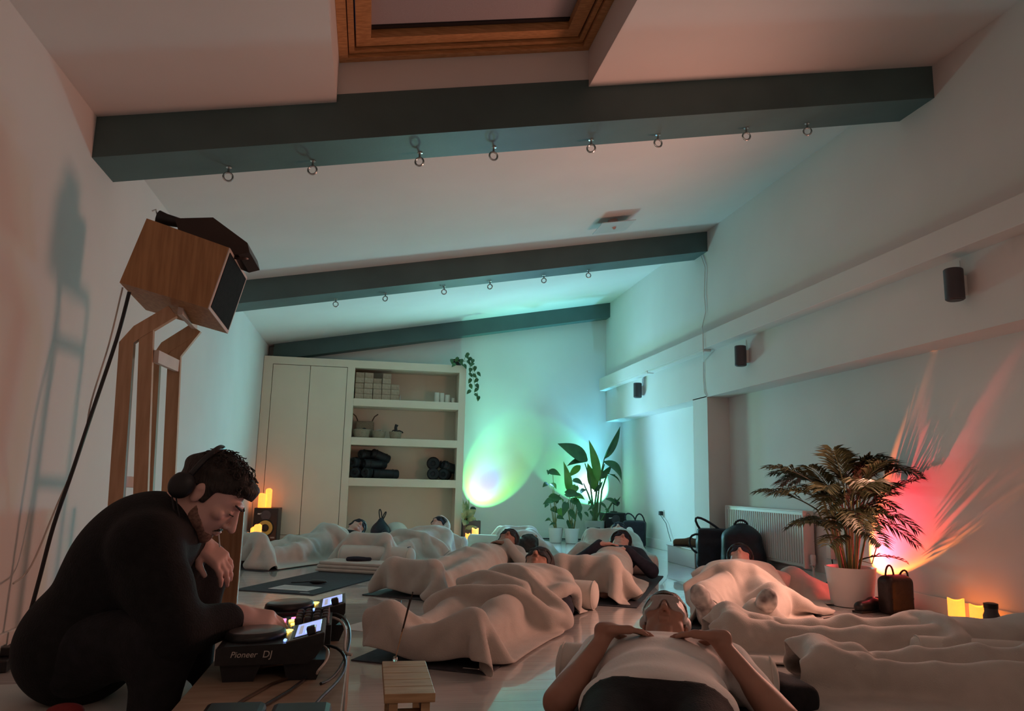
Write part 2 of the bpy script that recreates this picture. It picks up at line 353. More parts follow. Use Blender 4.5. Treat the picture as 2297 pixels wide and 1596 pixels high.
# ------------------------------------------------------------------ draped cloth, relaxed under gravity over the bodies
def drape(name, m, P0, field, steps=130, slack=1.03, thick=.010, seed=0, parent=None, mu=.6, jitter=.012, pins=None, sub=1, stiff=1.6, tent=1.6, grav=.25, crease=.026, margin=.012, floor=.006, iters=8):
    """P0: (ny,nx,3) start grid above the colliders"""
    rs = np.random.RandomState(seed); ny, nx = P0.shape[:2]
    X = P0.astype(float).copy()
    # start just above the bodies, as a tent with limited slope
    ins = field.F < margin+.02; zz = field.ax[2]; nz = len(zz)
    H = np.where(ins.any(2), zz[nz-1-np.argmax(ins[:, :, ::-1], axis=2)], 0.0); st = tent*field.h
    for _ in range(40):
        H[1:] = np.maximum(H[1:], H[:-1]-st); H[:-1] = np.maximum(H[:-1], H[1:]-st); H[:, 1:] = np.maximum(H[:, 1:], H[:, :-1]-st); H[:, :-1] = np.maximum(H[:, :-1], H[:, 1:]-st)
    gi = np.clip(((P0[..., :2]-field.lo[:2])/field.h).round().astype(int), 0, field.n[:2]-1)
    X[..., 2] = H[gi[..., 0], gi[..., 1]]+floor+.03
    # smooth random start bumps make folds
    for _ in range(10):
        kx, ky = rs.uniform(5, 26, 2); ph = rs.uniform(0, 6.3, 2); a = jitter*rs.uniform(.3, 1)
        w_ = np.sin(np.arange(nx)[None]/nx*kx*rs.choice([-1, 1])+np.arange(ny)[:, None]/ny*ky+ph[0])
        X[..., 2] += a*(w_+1)*.5
    d = lambda A, B: np.linalg.norm(A-B, axis=-1)
    rx = d(P0[:, 1:], P0[:, :-1])*slack; ry = d(P0[1:], P0[:-1])*slack
    r1 = d(P0[1:, 1:], P0[:-1, :-1])*slack; r2 = d(P0[1:, :-1], P0[:-1, 1:])*slack
    bx = d(P0[:, 2:], P0[:, :-2])*slack; by = d(P0[2:], P0[:-2])*slack
    Vv = np.zeros_like(X); dt = 1/40.
    def con(sa, sb, rest, kk):
        A, B = X[sa], X[sb]; D = B-A; L = np.linalg.norm(D, axis=-1)+1e-9
        c = (.5*kk*(L-rest)/L)[..., None]*D
        X[sa] += c; X[sb] -= c
    S = slice
    sets = []
    for o in (0, 1):
        a = np.arange(o, nx-1, 2); sets.append(((S(None), a), (S(None), a+1), rx[:, a], 1.0))
        b = np.arange(o, ny-1, 2); sets.append(((b, S(None)), (b+1, S(None)), ry[b], 1.0))
    for o in (0, 1):
        b = np.arange(o, ny-1, 2)
        sets.append(((b, S(0, nx-1)), (b+1, S(1, nx)), r1[b], .55)); sets.append(((b, S(1, nx)), (b+1, S(0, nx-1)), r2[b], .55))
    for o in (0, 1, 2, 3):
        a = np.arange(o, nx-2, 4); sets.append(((S(None), a), (S(None), a+2), bx[:, a], min(.9, stiff*.3)))
        b = np.arange(o, ny-2, 4); sets.append(((b, S(None)), (b+2, S(None)), by[b], min(.9, stiff*.3)))
    for it in range(steps):
        Vv *= .965; Vv[..., 2] -= 9.8*dt*grav
        Xp = X.copy(); X += Vv*dt
        touch = np.zeros(nx*ny, bool); lowt = np.zeros(nx*ny, bool)
        for j in range(iters):
            for q in sets: con(*q)
            if pins is not None: X[pins] = P0[pins]
            if j % 2 == 1 or j == iters-1:
                f = X.reshape(-1, 3); dd, nn = field.near(f)
                hit = dd < margin
                f[hit] += nn[hit]*(margin-dd[hit])[:, None]
                low = f[:, 2] < floor; f[low, 2] = floor
                touch |= hit; lowt |= low
        f = X.reshape(-1, 3); mv = f-Xp.reshape(-1, 3)
        f[touch] -= mv[touch]*np.array([mu, mu, mu*.5]); lo_ = lowt & ~touch; fr = mu*.25 if it < steps*.6 else mu
        f[lo_] -= mv[lo_]*np.array([fr, fr, 0])
        X = f.reshape(ny, nx, 3)
        Vv = (X-Xp)/dt
        sp = np.linalg.norm(Vv, axis=-1, keepdims=True); Vv *= np.minimum(1, 0.9/(sp+1e-9))
    if crease:
        du = np.gradient(X, axis=1); dv = np.gradient(X, axis=0); nr = np.cross(du, dv); nr /= np.linalg.norm(nr, axis=-1, keepdims=True)+1e-9
        if nr[..., 2].mean() < 0: nr = -nr
        U, V_ = np.meshgrid(np.arange(nx)*.022, np.arange(ny)*.022); hh = 0
        for _ in range(7):
            a = rs.uniform(0, pi); wl = rs.uniform(.16, .42); c0, c1 = rs.uniform(0, .8), rs.uniform(0, 1.6)
            ph = (U*cos(a)+V_*sin(a))/wl*pi+.7*np.sin(U*rs.uniform(2, 6)+rs.uniform(0, 6))+.7*np.sin(V_*rs.uniform(2, 6)+rs.uniform(0, 6))
            msk = np.clip(1.25-((U-c0)**2+(V_-c1)**2)/rs.uniform(.05, .22), 0, 1)
            hh = hh+rs.uniform(.5, 1)*(1-np.abs(np.sin(ph)))**3*msk
        fade = np.clip((X[..., 2]-.015)/.05, 0, 1)
        X = X+nr*(crease*hh*fade)[..., None]
    idx = np.arange(ny*nx).reshape(ny, nx)
    Q = np.stack([idx[:-1, :-1], idx[:-1, 1:], idx[1:, 1:], idx[1:, :-1]], -1).reshape(-1, 4)
    me = bpy.data.meshes.new(name); me.from_pydata(X.reshape(-1, 3).tolist(), [], Q.tolist()); me.update()
    o = link(name, me, m, parent, 'full')
    so = o.modifiers.new('thickness', 'SOLIDIFY'); so.thickness = thick; so.offset = 1
    ss = o.modifiers.new('soften', 'SUBSURF'); ss.levels = sub; ss.render_levels = sub
    return o
def grid(x0, x1, y0, y1, z, sp, skew=0.0, rag=0.0, seed=0):
    nx = int((x1-x0)/sp)+1; ny = int((y1-y0)/sp)+1
    xs, ys = np.meshgrid(np.linspace(x0, x1, nx), np.linspace(y0, y1, ny))
    zz = z(xs, ys) if callable(z) else np.full_like(xs, z)
    return np.stack([xs+skew*(ys-y0), ys, zz], -1)
# ================================================================== THE ROOM
fl = tag(MB().box(XL-.1, YF-.1, -.10, XA+.1, YB+.1, -.022).build('floor', GAPM), 'white painted wooden floorboards', kind='structure')
PW = .142
mb = MB().box(XL-.05, 0, -.022, XA+.05, PW, 0, bev=.0012); plank0 = mb.build('plank', FLOORM, fl)
n = int((YB-YF)/PW)
plank0.location = (0, YF, 0)
for i in range(1, n+1):
    p = plank0.copy(); COL.objects.link(p); p.parent = fl; p.location = (0, YF+i*PW, 0)
def struct(name, mb, m, label=None):
    return tag(mb.build(name, m), label, kind='structure')
ZT = 3.7
struct('wall_left', MB().box(XL-.15, YF-.1, -.1, XL, YB+.1, ZT), WALL, 'long white wall behind the speaker stand')
struct('wall_back', MB().box(XL-.15, YB, -.1, XA+.15, YB+.15, ZT), WALL, 'white end wall lit green and blue')
struct('wall_front', MB().box(XL-.15, YF-.15, -.1, XA+.15, YF, ZT), WALL)
# right wall: upper wall flush with the pier, two shallow alcoves under it
struct('wall_right', MB().box(XA, YF-.1, -.1, XA+.15, YB+.1, ZS+.02).box(XR, YF-.1, ZS, XA+.15, YB+.001, ZT).box(XR, 7.20, -.05, XA+.05, 7.55, ZS+.01), WALL,
       'white wall with two shallow alcoves and a boxed duct')
struct('baseboard_back', MB().box(1.23, YB-.018, 0, XA, YB, .115, bev=.004), TRIMW)
struct('baseboard_right', MB().box(XA-.018, YF, 0, XA, 7.2, .115, bev=.004).box(XA-.018, 7.55, 0, XA, YB-.02, .115, bev=.004).box(XR-.016, 7.2-.016, 0, XA-.02, 7.2, .115).box(XR-.016, 7.2-.016, 0, XR, 7.566, .115), TRIMW)
struct('baseboard_left', MB().box(XL, YF, 0, XL+.018, 10.1, .115, bev=.004), TRIMW)
# sloping ceiling with the roof-window opening
SX0, SX1, SY0, SY1 = -.28, 1.11, 2.25, 3.85
def slab(mb, x0, x1, y0, y1, t0=0, t1=.12):
    P = [(x, y, zc(x)+t) for t in (t0, t1) for x, y in ((x0, y0), (x1, y0), (x1, y1), (x0, y1))]
    return mb.poly(P, [(0, 3, 2, 1), (4, 5, 6, 7), (0, 1, 5, 4), (1, 2, 6, 5), (2, 3, 7, 6), (3, 0, 4, 7)])
mb = MB()
slab(mb, XL-.1, SX0, YF-.1, YB+.1); slab(mb, SX1, XR+.1, YF-.1, YB+.1); slab(mb, SX0, SX1, YF-.1, SY0); slab(mb, SX0, SX1, SY1+.02, YB+.1)
struct('ceiling', mb, CEIL, 'sloping white ceiling with three dark beams')
# roof window: plastered shaft, then pine frame, sash, glass and blind
W1 = thing('window_1', 'pine roof window with a grey blind drawn behind the glass', 'window', (0, 0, 0)); W1['kind'] = 'structure'
SH = .25
mb = MB()
slab(mb, SX0-.05, SX0+.004, SY0, SY1+.06, 0.0005, SH+.14); slab(mb, SX1-.004, SX1+.05, SY0, SY1+.06, .0005, SH+.14)
slab(mb, SX0+.004, SX1-.004, SY1+.008, SY1+.06, .0455, SH+.14); slab(mb, SX0, SX1, SY0-.05, SY0, .001, SH+.14)
mb.build('shaft', CEIL, W1)
def rail(x0, x1, y0, y1, t0, t1, nm, m=PINE, par=W1):
    mb = MB(); slab(mb, x0, x1, y0, y1, t0, t1); return mb.build(nm, m, par)
def ring(x0, x1, y0, y1, wd, t0, t1, nm, m=PINE):
    rail(x0, x1, y1-wd, y1, t0, t1, nm, m); rail(x0, x1, y0, y0+wd, t0, t1, nm, m)
    rail(x0, x0+wd, y0+wd, y1-wd, t0, t1, nm, m); rail(x1-wd, x1, y0+wd, y1-wd, t0, t1, nm, m)
ring(SX0+.005, SX1-.005, SY0+.004, SY1+.007, .045, SH-.02, SH+.12, 'frame_rail')
ring(SX0+.055, SX1-.055, SY0+.055, SY1-.045, .028, SH+.0, SH+.12, 'frame_lip')
ring(SX0+.092, SX1-.092, SY0+.09, SY1-.085, .075, SH+.015, SH+.11, 'sash_rail')
rail(SX0+.16, SX1-.16, SY0+.16, SY1-.16, SH+.092, SH+.098, 'glass_pane', GLASS)
rail(SX0+.155, SX1-.155, SY0+.155, SY1-.158, SH+.068, SH+.074, 'roller_blind', BLIND)
rail(SX0+.15, SX1-.15, SY1-.195, SY1-.165, SH+.060, SH+.068, 'blind_bar', BLACK)
struct('roof_cover', MB().poly([(SX0-.1, SY0-.1, zc(SX0)+.45), (SX1+.1, SY0-.1, zc(SX1)+.45), (SX1+.1, SY1+.1, zc(SX1)+.45), (SX0-.1, SY1+.1, zc(SX0)+.45)], [(0, 1, 2, 3)]), BLACK) if 0 else None
# three beams following the slope
BY = [(3.85, 4.17), (7.12, 7.45), (10.41, 10.60)]
names = ['dark green ceiling beam nearest the roof window with eight ring bolts', 'dark green ceiling beam in mid room with six ring bolts', 'dark green ceiling beam against the end wall above the cupboard']
for i, (y0, y1) in enumerate(BY):
    mb = MB(); slab(mb, XL if i < 2 else -1.35, XR, y0, y1, -.215, .045 if i == 0 else .02)
    struct('trim_%d' % (i+1), mb, BEAM, names[i])
# boxed duct along the right wall
struct('trim_4', MB().box(XR-.13, YF, 2.13, XR+.01, 10.52, 2.29, bev=.004), WALL, 'white boxed duct running along the upper wall')
struct('trim_5', MB().box(XR-.128, 7.0, 2.108, XR-.04, 10.5, 2.13, bev=.003).box(XR-.135, 8.55, 2.098, XR-.05, 8.64, 2.128, bev=.004), TRIMW, 'slim cable trunking under the boxed duct')
# ring bolts in the beams
def ring_bolt(loc, ang):
    t = thing('ring_bolt', 'x', 'ring bolt', loc, ang)
    MB().lathe([(.016, 0), (.016, -.004), (.006, -.006), (.006, -.03), (.009, -.034)], 10).build('shank', STEEL, t, True)
    MB().torus(.024, .0055, (0, 0, -.056), RX(pi/2).to_3x3()).build('ring', STEEL, t, True)
    return t
b1 = [(512, 393), (701, 379), (941, 358), (1107, 347), (1326, 326), (1476, 315), (1674, 298), (1811, 290)]
b2 = [(753, 683), (864, 671), (996, 655), (1099, 643), (1220, 629), (1320, 617)]
ordn = ['first', 'second', 'third', 'fourth', 'fifth', 'sixth', 'seventh', 'eighth']
rb0 = None
for bi, (pts, yy) in enumerate(((b1, 4.09), (b2, 7.37))):
    for k, (px, py) in enumerate(pts):
        q = at(px, py, Y=yy); loc = (q[0], yy, zc(q[0])-.214)
        if rb0 is None: rb0 = ring_bolt(loc, .2); o = rb0
        else: o = copy_tree(rb0, loc, random.uniform(-.5, .5))
        o['label'] = '%s steel ring bolt from the left under the %s beam' % (ordn[k], 'nearest' if bi == 0 else 'middle'); o['group'] = 'ring bolts under the beams'
        o['category'] = 'ring bolt'
# frosted square glass ceiling light between the beams
q = at(1378, 492, Y=6.35); cx, cyy = q[0], 6.4
t = thing('ceiling_light', 'small square glass ceiling light on the slope between two beams', 'ceiling light', (cx, cyy, zc(cx)))
t.rotation_euler = (0, -math.atan(CSL), 0)
MB().lathe([(.045, 0), (.05, -.01), (.05, -.05), (.03, -.06), (.012, -.085), (.012, -.075)], 16).build('socket', mat('pink beige fitting', (.62, .45, .40), .5), t, True)
MB().box(-.16, -.16, -.070, .16, .16, -.064, bev=.002).build('glass_plate', mat('frosted glass', (.85, .88, .87), .35, var=0, trans=.35), t)
# three dark cylinder wall lights
for k, (yy, lb) in enumerate(((3.72, 'nearest the camera, right of the red light'), (6.32, 'in the middle, above the radiator alcove'), (9.05, 'farthest away, above the blue alcove'))):
    t = thing('wall_speaker', 'dark cylinder wall speaker %s' % lb, 'wall speaker', (XR-.075, yy, 1.86), 0, 'dark cylinders on the right wall')
    MB().lathe([(.045, 0), (.052, .006), (.052, .180), (.046, .186)], 24).build('body', DARKM, t, True)
    MB().lathe([(.040, -.002), (.044, .002)], 20).build('end_cap', BLACK, t, True)
    MB().box(.04, -.016, .03, .075, .016, .15, bev=.003).build('bracket', TRIMW, t)
    MB().tube([(.07, .025, .14), (.071, .028, .2), (.071, .026, .25)], .0025, 6).build('cord', WALL, t)
# loose cable hanging down the pier
pts = [at(x, y, X=XR-.012) for x, y in ((1573, 575), (1582, 600), (1580, 660), (1583, 700), (1575, 735))]+[at(x, y, X=XR-.14) for x, y in ((1577, 748), (1578, 790))]+[at(x, y, X=XR-.008) for x, y in ((1578, 812), (1578, 850), (1580, 880), (1585, 890))]
tag(MB().tube(pts, .0045, 6).build('hanging_cable', TRIMW, None, True), 'thin white cable hanging from the middle beam down the pier', 'cable')
# little clip on top of the duct
q = at(2052, 531, X=XR-.03)
t = thing('wall_clip', 'tiny metal clip on the wall just above the boxed duct', 'clip', (XR, q[1], 2.30))
MB().box(-.03, -.05, .0, 0, -.02, .012, bev=.002).build('jaw', DARKM, t); MB().box(-.03, .02, 0, 0, .05, .012, bev=.002).build('jaw', DARKM, t)
MB().tube([(-.02, -.03, .006), (-.025, 0, .014), (-.02, .03, .006)], .004, 6).build('wire', STEEL, t)
# ================================================================== CUPBOARD AND WHAT IS ON IT
CY = 10.15
cup = thing('cupboard', 'white built-in cupboard with two tall doors and open shelves', 'cupboard', (0, 0, 0))
CW = mat('cupboard paint', (.86, .75, .60), .6, var=.02, scale=3)
x0, x1, d0, d1 = -1.425, 1.22, -.262, 1.128
mb = MB()
mb.box(x0, CY, 2.225, x1, YB, 2.325).box(d1, CY, 0, x1, YB, 2.225).box(x0, CY, 0, -1.311, YB, 2.225).box(-.357, CY, 0, d0, YB, 2.225).box(-1.311, CY, 0, -.357, YB, .05)
mb.build('body', CW, cup); MB().box(d0, YB-.02, 0, d1, YB-.001, 2.225).build('back_panel', CW, cup)
MB().box(-1.305, CY+.002, .055, -.838, CY+.024, 2.219, bev=.002).build('door', CW, cup)
MB().box(-.832, CY+.002, .055, -.363, CY+.024, 2.219, bev=.002).build('door', CW, cup)
for a, b in ((1.719, 1.817), (1.209, 1.308), (.680, .784)): MB().box(d0, CY, a, d1, YB-.02, b, bev=.003).build('shelf', CW, cup)
# cork yoga blocks, stacked in columns
CORK = mat('tan foam block', (.46, .34, .25), .85, var=.12, scale=40)
bw, bh = .113, .070
blk = None; ordw = ['bottom', 'second', 'third', 'fourth', 'top']
cols = [5, 5, 4, 5, 3]
for c, n_ in enumerate(cols):
    for r in range(n_):
        loc = (d0+.07+c*(bw+.004)+random.uniform(-.003, .003), CY+.16+random.uniform(-.01, .01)+(0.03 if r == n_-1 else 0), 1.818+r*(bh+.002))
        if blk is None: blk = MB().box(-bw/2, -.115, 0, bw/2, .115, bh, bev=.005).build('yoga_block', CORK); o = blk
        else: o = blk.copy(); COL.objects.link(o)
        o.location = loc; o.rotation_euler = (0, 0, random.uniform(-.02, .02))
        tag(o, 'tan yoga block, column %s from the cupboard doors, %s' % (['one', 'two', 'three', 'four', 'five'][c], 'topmost' if r == n_-1 else 'row %s up' % ['one', 'two', 'three', 'four'][r]), 'yoga block', 'yoga blocks on the top shelf')
tag(MB().box(-.003, -.08, 0, .003, .08, .07).build('paper_divider', PAPER, None, False, (d0+.07+4.62*(bw+.004), CY+.13, 1.818)), 'thin pale card beside the last yoga block', 'card')
# unlit pillar candles on the top shelf
for x, r, h, lb in ((.845, .036, .137, 'tallest white pillar candle on the top shelf'), (.915, .032, .134, 'second tallest pillar candle, pinkish, on the top shelf'), (.988, .034, .112, 'mid-height white pillar candle on the top shelf'), (1.036, .018, .088, 'thin short candle behind the two small ones on top shelf'), (1.068, .024, .072, 'shortest white candle at the end of the top shelf')):
    t = thing('pillar_candle', lb, 'candle', (x, CY+.14+(.05 if r < .02 else 0), 1.817), 0, 'unlit candles on the top shelf')
    MB().lathe([(r*.96, 0), (r, .004), (r, h-.006), (r*.93, h), (r*.55, h-.007)], 20).build('wax', WAX, t, True)
    MB().tube([(0, 0, h-.008), (.001, 0, h+.009)], .0015, 6).build('wick', BLACK, t)
# baskets on the middle shelf
STRAW = mat('woven straw', (.36, .29, .21), .9, var=.2, scale=50, stretch=(1, 1, 4), bump=.5, bscale=120)
def basket(loc, r, h, lb, name='basket'):
    t = thing(name, lb, 'basket', loc)
    prof = [(r*.80, 0), (r*.84, .004)]+[(r*(.84+.16*i/6)+(.002 if i % 2 else 0), h*i/6) for i in range(1, 7)]+[(r*.97, h+.006), (r*.93, h), (r*.78, .012)]
    MB().lathe(prof, 24).build('bowl', STRAW, t, True)
    MB().torus(r*.985, .005, (0, 0, h)).build('rim', STRAW, t, True)
    return t
zb = 1.308
t = basket((-.13, CY+.12, zb), .115, .105, 'wide straw basket with a dark cloth, beside the handled bag')
MB().ball((.03, 0, .105), (.035, .03, .03)).build('cloth_bundle', BLACK, t, True)
t = basket((.09, CY+.12, zb), .092, .092, 'middle straw basket with white paper folded inside')
MB().poly([(-.06, -.02, .10), (.02, -.03, .118), (.05, .02, .10), (-.03, .04, .11), (-.06, -.02, .094), (.02, -.03, .112), (.05, .02, .094), (-.03, .04, .104)], [(0, 1, 2, 3), (7, 6, 5, 4), (0, 4, 5, 1), (1, 5, 6, 2), (2, 6, 7, 3), (3, 7, 4, 0)]).build('folded_paper', PAPER, t)
t = basket((.31, CY+.11, zb), .082, .088, 'smaller straw basket holding dark bottles and a strap')
MB().tube([(0, 0, .02), (.005, 0, .10), (.0, 0, .15), (.012, 0, .19)], [.022, .024, .02, .024], 10).build('bottle', BLACK, t, True)
MB().tube([(-.05, 0, .09), (-.03, .01, .115), (.0, .01, .10), (.05, 0, .11), (.085, -.01, .095), (.10, -.01, .08)], .009, 8).build('strap', BLACK, t, True)
t = thing('tote_bag', 'grey straw bag with two raised handles at the back of shelf', 'bag', (-.10, CY+.32, zb))
soft('body', [rbx((0, 0, .12), (.125, .06, .115), .03)], .012, STRAW, t, noise=(.006, 30, 2))
for s in (-1, 1): MB().tube([(s*.09, 0, .20), (s*.10, 0, .25), (s*.125, -.01, .30), (s*.17, -.02, .335)], .008, 8).build('handle', mat('brown strap', (.12, .08, .05), .6), t, True)
# rolled black mats and bolsters on the third shelf
zr = .784
ROLL = mat('black rubber roll', (.010, .012, .016), .6, var=.3, scale=20)
def roll(loc, r, L, az, lb, tilt=0):
    t = thing('rolled_mat', lb, 'rolled mat', loc, az, 'dark rolls on the third shelf')
    t.rotation_euler = (0, tilt, az)
    M = RY(pi/2).to_3x3()
    MB().lathe([(r*.30, L/2-.02), (r*.45, L/2-.004), (r*.85, L/2), (r, L/2-.012), (r, -L/2+.012), (r*.85, -L/2), (r*.45, -L/2+.004), (r*.30, -L/2+.02)], 22, (0, 0, 0), M).build('roll', ROLL, t, True)
    for s in (-.28, .28): MB().torus(r+.002, .005, (s*L, 0, 0), M, 18, 6).build('band', BLACK, t, True)
    return t
nm = 'black rolled mat %s on the third shelf'
roll((-.145, CY+.22, zr+.068), .068, .30, 1.2, nm % 'at the bottom by the partition')
roll((.04, CY+.20, zr+.068), .068, .34, .9, nm % 'second from the partition, bottom row')
roll((.21, CY+.17, zr+.06), .06, .34, .25, nm % 'lying lowest and farthest from the partition')
roll((-.13, CY+.23, zr+.20), .066, .32, .9, nm % 'in the middle row by the partition')
roll((.06, CY+.19, zr+.185), .064, .32, .5, nm % 'in the middle row, end facing out')
roll((-.03, CY+.24, zr+.31), .060, .28, .7, nm % 'on top of the pile')
roll((.13, CY+.22, zr+.29), .062, .26, .35, nm % 'near the top, leaning outwards', .35)
roll((.84, CY+.18, zr+.075), .075, .26, 1.45, 'black roll standing end-on at the right of the third shelf')
roll((1.0, CY+.22, zr+.075), .075, .26, 1.3, 'black roll lying under the tilted one on the third shelf')
roll((.84, CY+.22, zr+.215), .082, .20, 1.45, 'fat black roll balanced above the end-on roll')
roll((1.05, CY+.17, zr+.17), .062, .22, .5, 'tilted black roll against the cupboard side', .3)
tag(MB().tube([(0, 0, 0), (.002, 0, .09), (.008, .0, .10)], [.012, .012, .008], 8).build('strap_stub', ROLL, None, True, (.935, CY+.2, zr+.155)), 'short dark peg sticking up between the black rolls', 'strap')
# trailing plant in a small pot on top
def leafmesh(mb, base, tip, wd, nrm, droop=.12, fold=.25, n=7, heart=0.0, twist=0):
    """one leaf blade as a bent, folded strip between two points"""
    B, T = Vector(base), Vector(tip); ax = T-B; L = ax.length; N = Vector(nrm); N = (N-ax*(N.dot(ax)/ax.length_squared)).normalized(); S = ax.normalized().cross(N)
    rows = []
    for i in range(n+1):
        t = i/n; w_ = wd*(sin(pi*min(1, max(0, t))**(.72 if not heart else .55))**.9)
        if i == n: w_ = wd*.03
        if i == 0: w_ = wd*(.12+heart*.5)
        c = B+ax*t+N*(-4*droop*L*(t-.5)**2+droop*L) - N*droop*L*0
        a = twist*(t-.3); S2 = S*cos(a)+N*sin(a); N2 = N*cos(a)-S*sin(a)
        back = -ax.normalized()*(heart*L*.22*max(0, 1-t*5))
        rows.append([mb.b.verts.new(c-S2*w_+N2*fold*w_+back), mb.b.verts.new(c-S2*w_*.5+N2*fold*w_*.4), mb.b.verts.new(c), mb.b.verts.new(c+S2*w_*.5+N2*fold*w_*.4), mb.b.verts.new(c+S2*w_+N2*fold*w_+back)])
    for a, b in zip(rows, rows[1:]):
        for k in range(4): mb.b.faces.new((a[k], a[k+1], b[k+1], b[k]))
    return mb
def leaf(parent, base, tip, wd, nrm, m=LEAF, name='leaf', **k):
    return leafmesh(MB(), base, tip, wd, nrm, **k).build(name, m, parent, True)
t = thing('trailing_plant', 'trailing ivy-like plant in a dark pot on the cupboard corner', 'plant', (1.10, CY+.10, 2.325))
MB().lathe([(.045, 0), (.058, .005), (.068, .09), (.062, .095), (.055, .08)], 20).build('pot', BLACK, t, True)
rs = random.Random(3)
def P_(px, py, y=CY-.02): q = at(px, py, Y=y); return Vector((q[0]-1.10, q[1]-CY-.10, q[2]-2.325))
vines = [[P_(1040, 812), P_(1052, 808), P_(1060, 825), P_(1062, 850), P_(1066, 870), P_(1072, 885)], [P_(1045, 812), P_(1055, 815), P_(1066, 838), P_(1072, 852), P_(1070, 870)], [P_(1035, 815), P_(1025, 810), P_(1015, 808)], [P_(1050, 812), P_(1056, 828), P_(1054, 850), P_(1056, 868)], [P_(1040, 812), P_(1044, 800), P_(1050, 793)]]
for v in vines: MB().tube(v, .003, 5).build('vine', STEM, t, True)
lv = [(1013, 806), (1021, 816), (1028, 802), (1036, 806), (1044, 797), (1052, 793), (1058, 803), (1048, 810), (1040, 818), (1062, 815), (1066, 822), (1056, 826), (1052, 838), (1060, 840), (1070, 836), (1057, 850), (1072, 850), (1068, 862), (1054, 862), (1056, 876), (1064, 884), (1072, 872), (1074, 889), (1031, 812), (1061, 806)]
for i, (px, py) in enumerate(lv):
    b = P_(px, py, CY-.03-rs.uniform(0, .05)); a = rs.uniform(-2.4, -.7)
    leaf(t, b, b+Vector((cos(a)*.075, rs.uniform(-.03, .03), sin(a)*.075)), .026, (rs.uniform(-.3, .3), -1, .4), heart=.4)
# ================================================================== SPEAKERS, CANDLES, LAMPS
CONE = mat('yellow speaker cone', (.75, .52, .13), .5, var=.06)
CONEW = mat('pale speaker cone', (.78, .80, .58), .5, var=.05)
def monitor(loc, rz, lb, cone, w_=.285, h=.395, d=.31):
    t = thing('studio_monitor', lb, 'speaker', loc, rz)
    MB().box(-w_/2, 0, 0, w_/2, d, h, bev=.008).build('cabinet', BLACK, t)
    MB().box(-w_/2+.006, -.006, .006, w_/2-.006, .004, h-.006, bev=.005).build('baffle', BLACK, t)
    M = RX(pi/2).to_3x3(); c = (0, -.006, .40*h)
    MB().torus(.098, .008, c, M, 32, 8).build('surround', BLACK, t, True)
    wc = MB().lathe([(.090, .001), (.088, .006), (.070, .009), (.050, .006), (.045, .003), (.045, .001)], 32, c, M).build('woofer_cone', cone, t, True)
    MB().lathe([(.045, .001), (.043, .006), (.025, .012), (.001, .014)], 24, c, M).build('dust_cap', BLACK, wc, True)
    MB().lathe([(.062, 0), (.058, .006), (.03, .003), (.016, .006), (.001, .008)], 24, (0, -.004, .78*h), M).build('tweeter', DARKM, t, True)
    lg = MB(); lg.box(-w_/2+.045, -.0085, h*.80, -w_/2+.075, -.006, h*.80+.016).box(-w_/2+.08, -.0085, h*.80+.006, -w_/2+.10, -.006, h*.80+.018).box(-w_/2+.086, -.0085, h*.80-.012, -w_/2+.092, -.006, h*.80+.008)
    g = lg.build('badge', TRIMW, t); g['kind'] = 'stuff'
    mk = MB()
    for i in range(3): mk.torus(.007, .0018, (w_/2-.065+i*.016, -.007, .045), M, 12, 5)
    g = mk.build('model_mark', TRIMW, t); g['kind'] = 'stuff'
    return t
KX = -1.21
monitor((KX, 9.78, 0), -.03, 'black studio monitor with a yellow cone below two lit candles', CONE)
krk2 = monitor((3.33, 10.12, 0.0), -.02, 'black studio monitor with a pale cone beside the blue alcove', CONEW)
MB().box(-.14, .0, -.0, .14, .30, .001).build('base_pad', BLACK, krk2)
def candle(loc, r, h, lb, notch=True, grp='lit candles'):
    t = thing('lit_candle', lb, 'candle', loc, 0, grp)
    n = 20; V = []; F = []
    prof = [(r*.97, 0), (r, .004), (r, 1), (r*.86, 1), (r*.80, .82)]
    for j, (rr, zz) in enumerate(prof):
        for k in range(n):
            a = 2*pi*k/n; top = h*(1-(.10*(.5+.5*sin(a*2+loc[0]*9)) if notch else 0))
            V.append((rr*cos(a), rr*sin(a), zz if zz < .1 else zz*top))
    for j in range(len(prof)-1):
        for k in range(n): F.append((j*n+k, j*n+(k+1) % n, (j+1)*n+(k+1) % n, (j+1)*n+k))
    F.append(tuple(range(n))[::-1]); F.append(tuple(range((len(prof)-1)*n, len(prof)*n)))
    MB().poly(V, F).build('wax', CANDLE, t, True)
    MB().tube([(0, 0, h*.7), (.001, 0, h*.85)], .002, 6).build('wick', BLACK, t)
    return t
candle((KX-.075, 9.90, .395), .045, .175, 'shorter lit candle on top of the black monitor')
candle((KX-.005, 9.94, .395), .040, .235, 'taller lit candle on top of the black monitor')
for x, y, h, lb in ((-1.285, 8.98, .155, 'shortest lit candle on the floor before the monitor'), (-1.235, 9.07, .215, 'middle lit candle on the floor before the monitor'), (-1.185, 8.97, .25, 'tallest lit candle on the floor before the monitor')):
    candle((x, y, 0), .042, h, lb)
q = at(1062, 1226, Z=0); candle((1.335, 9.62, 0), .042, .20, 'lit candle on the floor beside the cupboard end')
candle((1.255, 9.72, 0), .03, .13, 'small lit candle partly behind the bolster at the cupboard end')
for px, h, lb in ((2147, .13, 'lit candle standing alone by the right wall'), (2196, .12, 'lit candle next to the dark jar by right wall')):
    q = at(px, 1392, X=3.46); candle((3.46, q[1], 0), .045, h+.02, lb)
q = at(2224, 1372, X=3.44)
t = thing('dark_jar', 'dark jar standing between the lit candle and a blanket', 'jar', (3.42, q[1]-.02, 0))
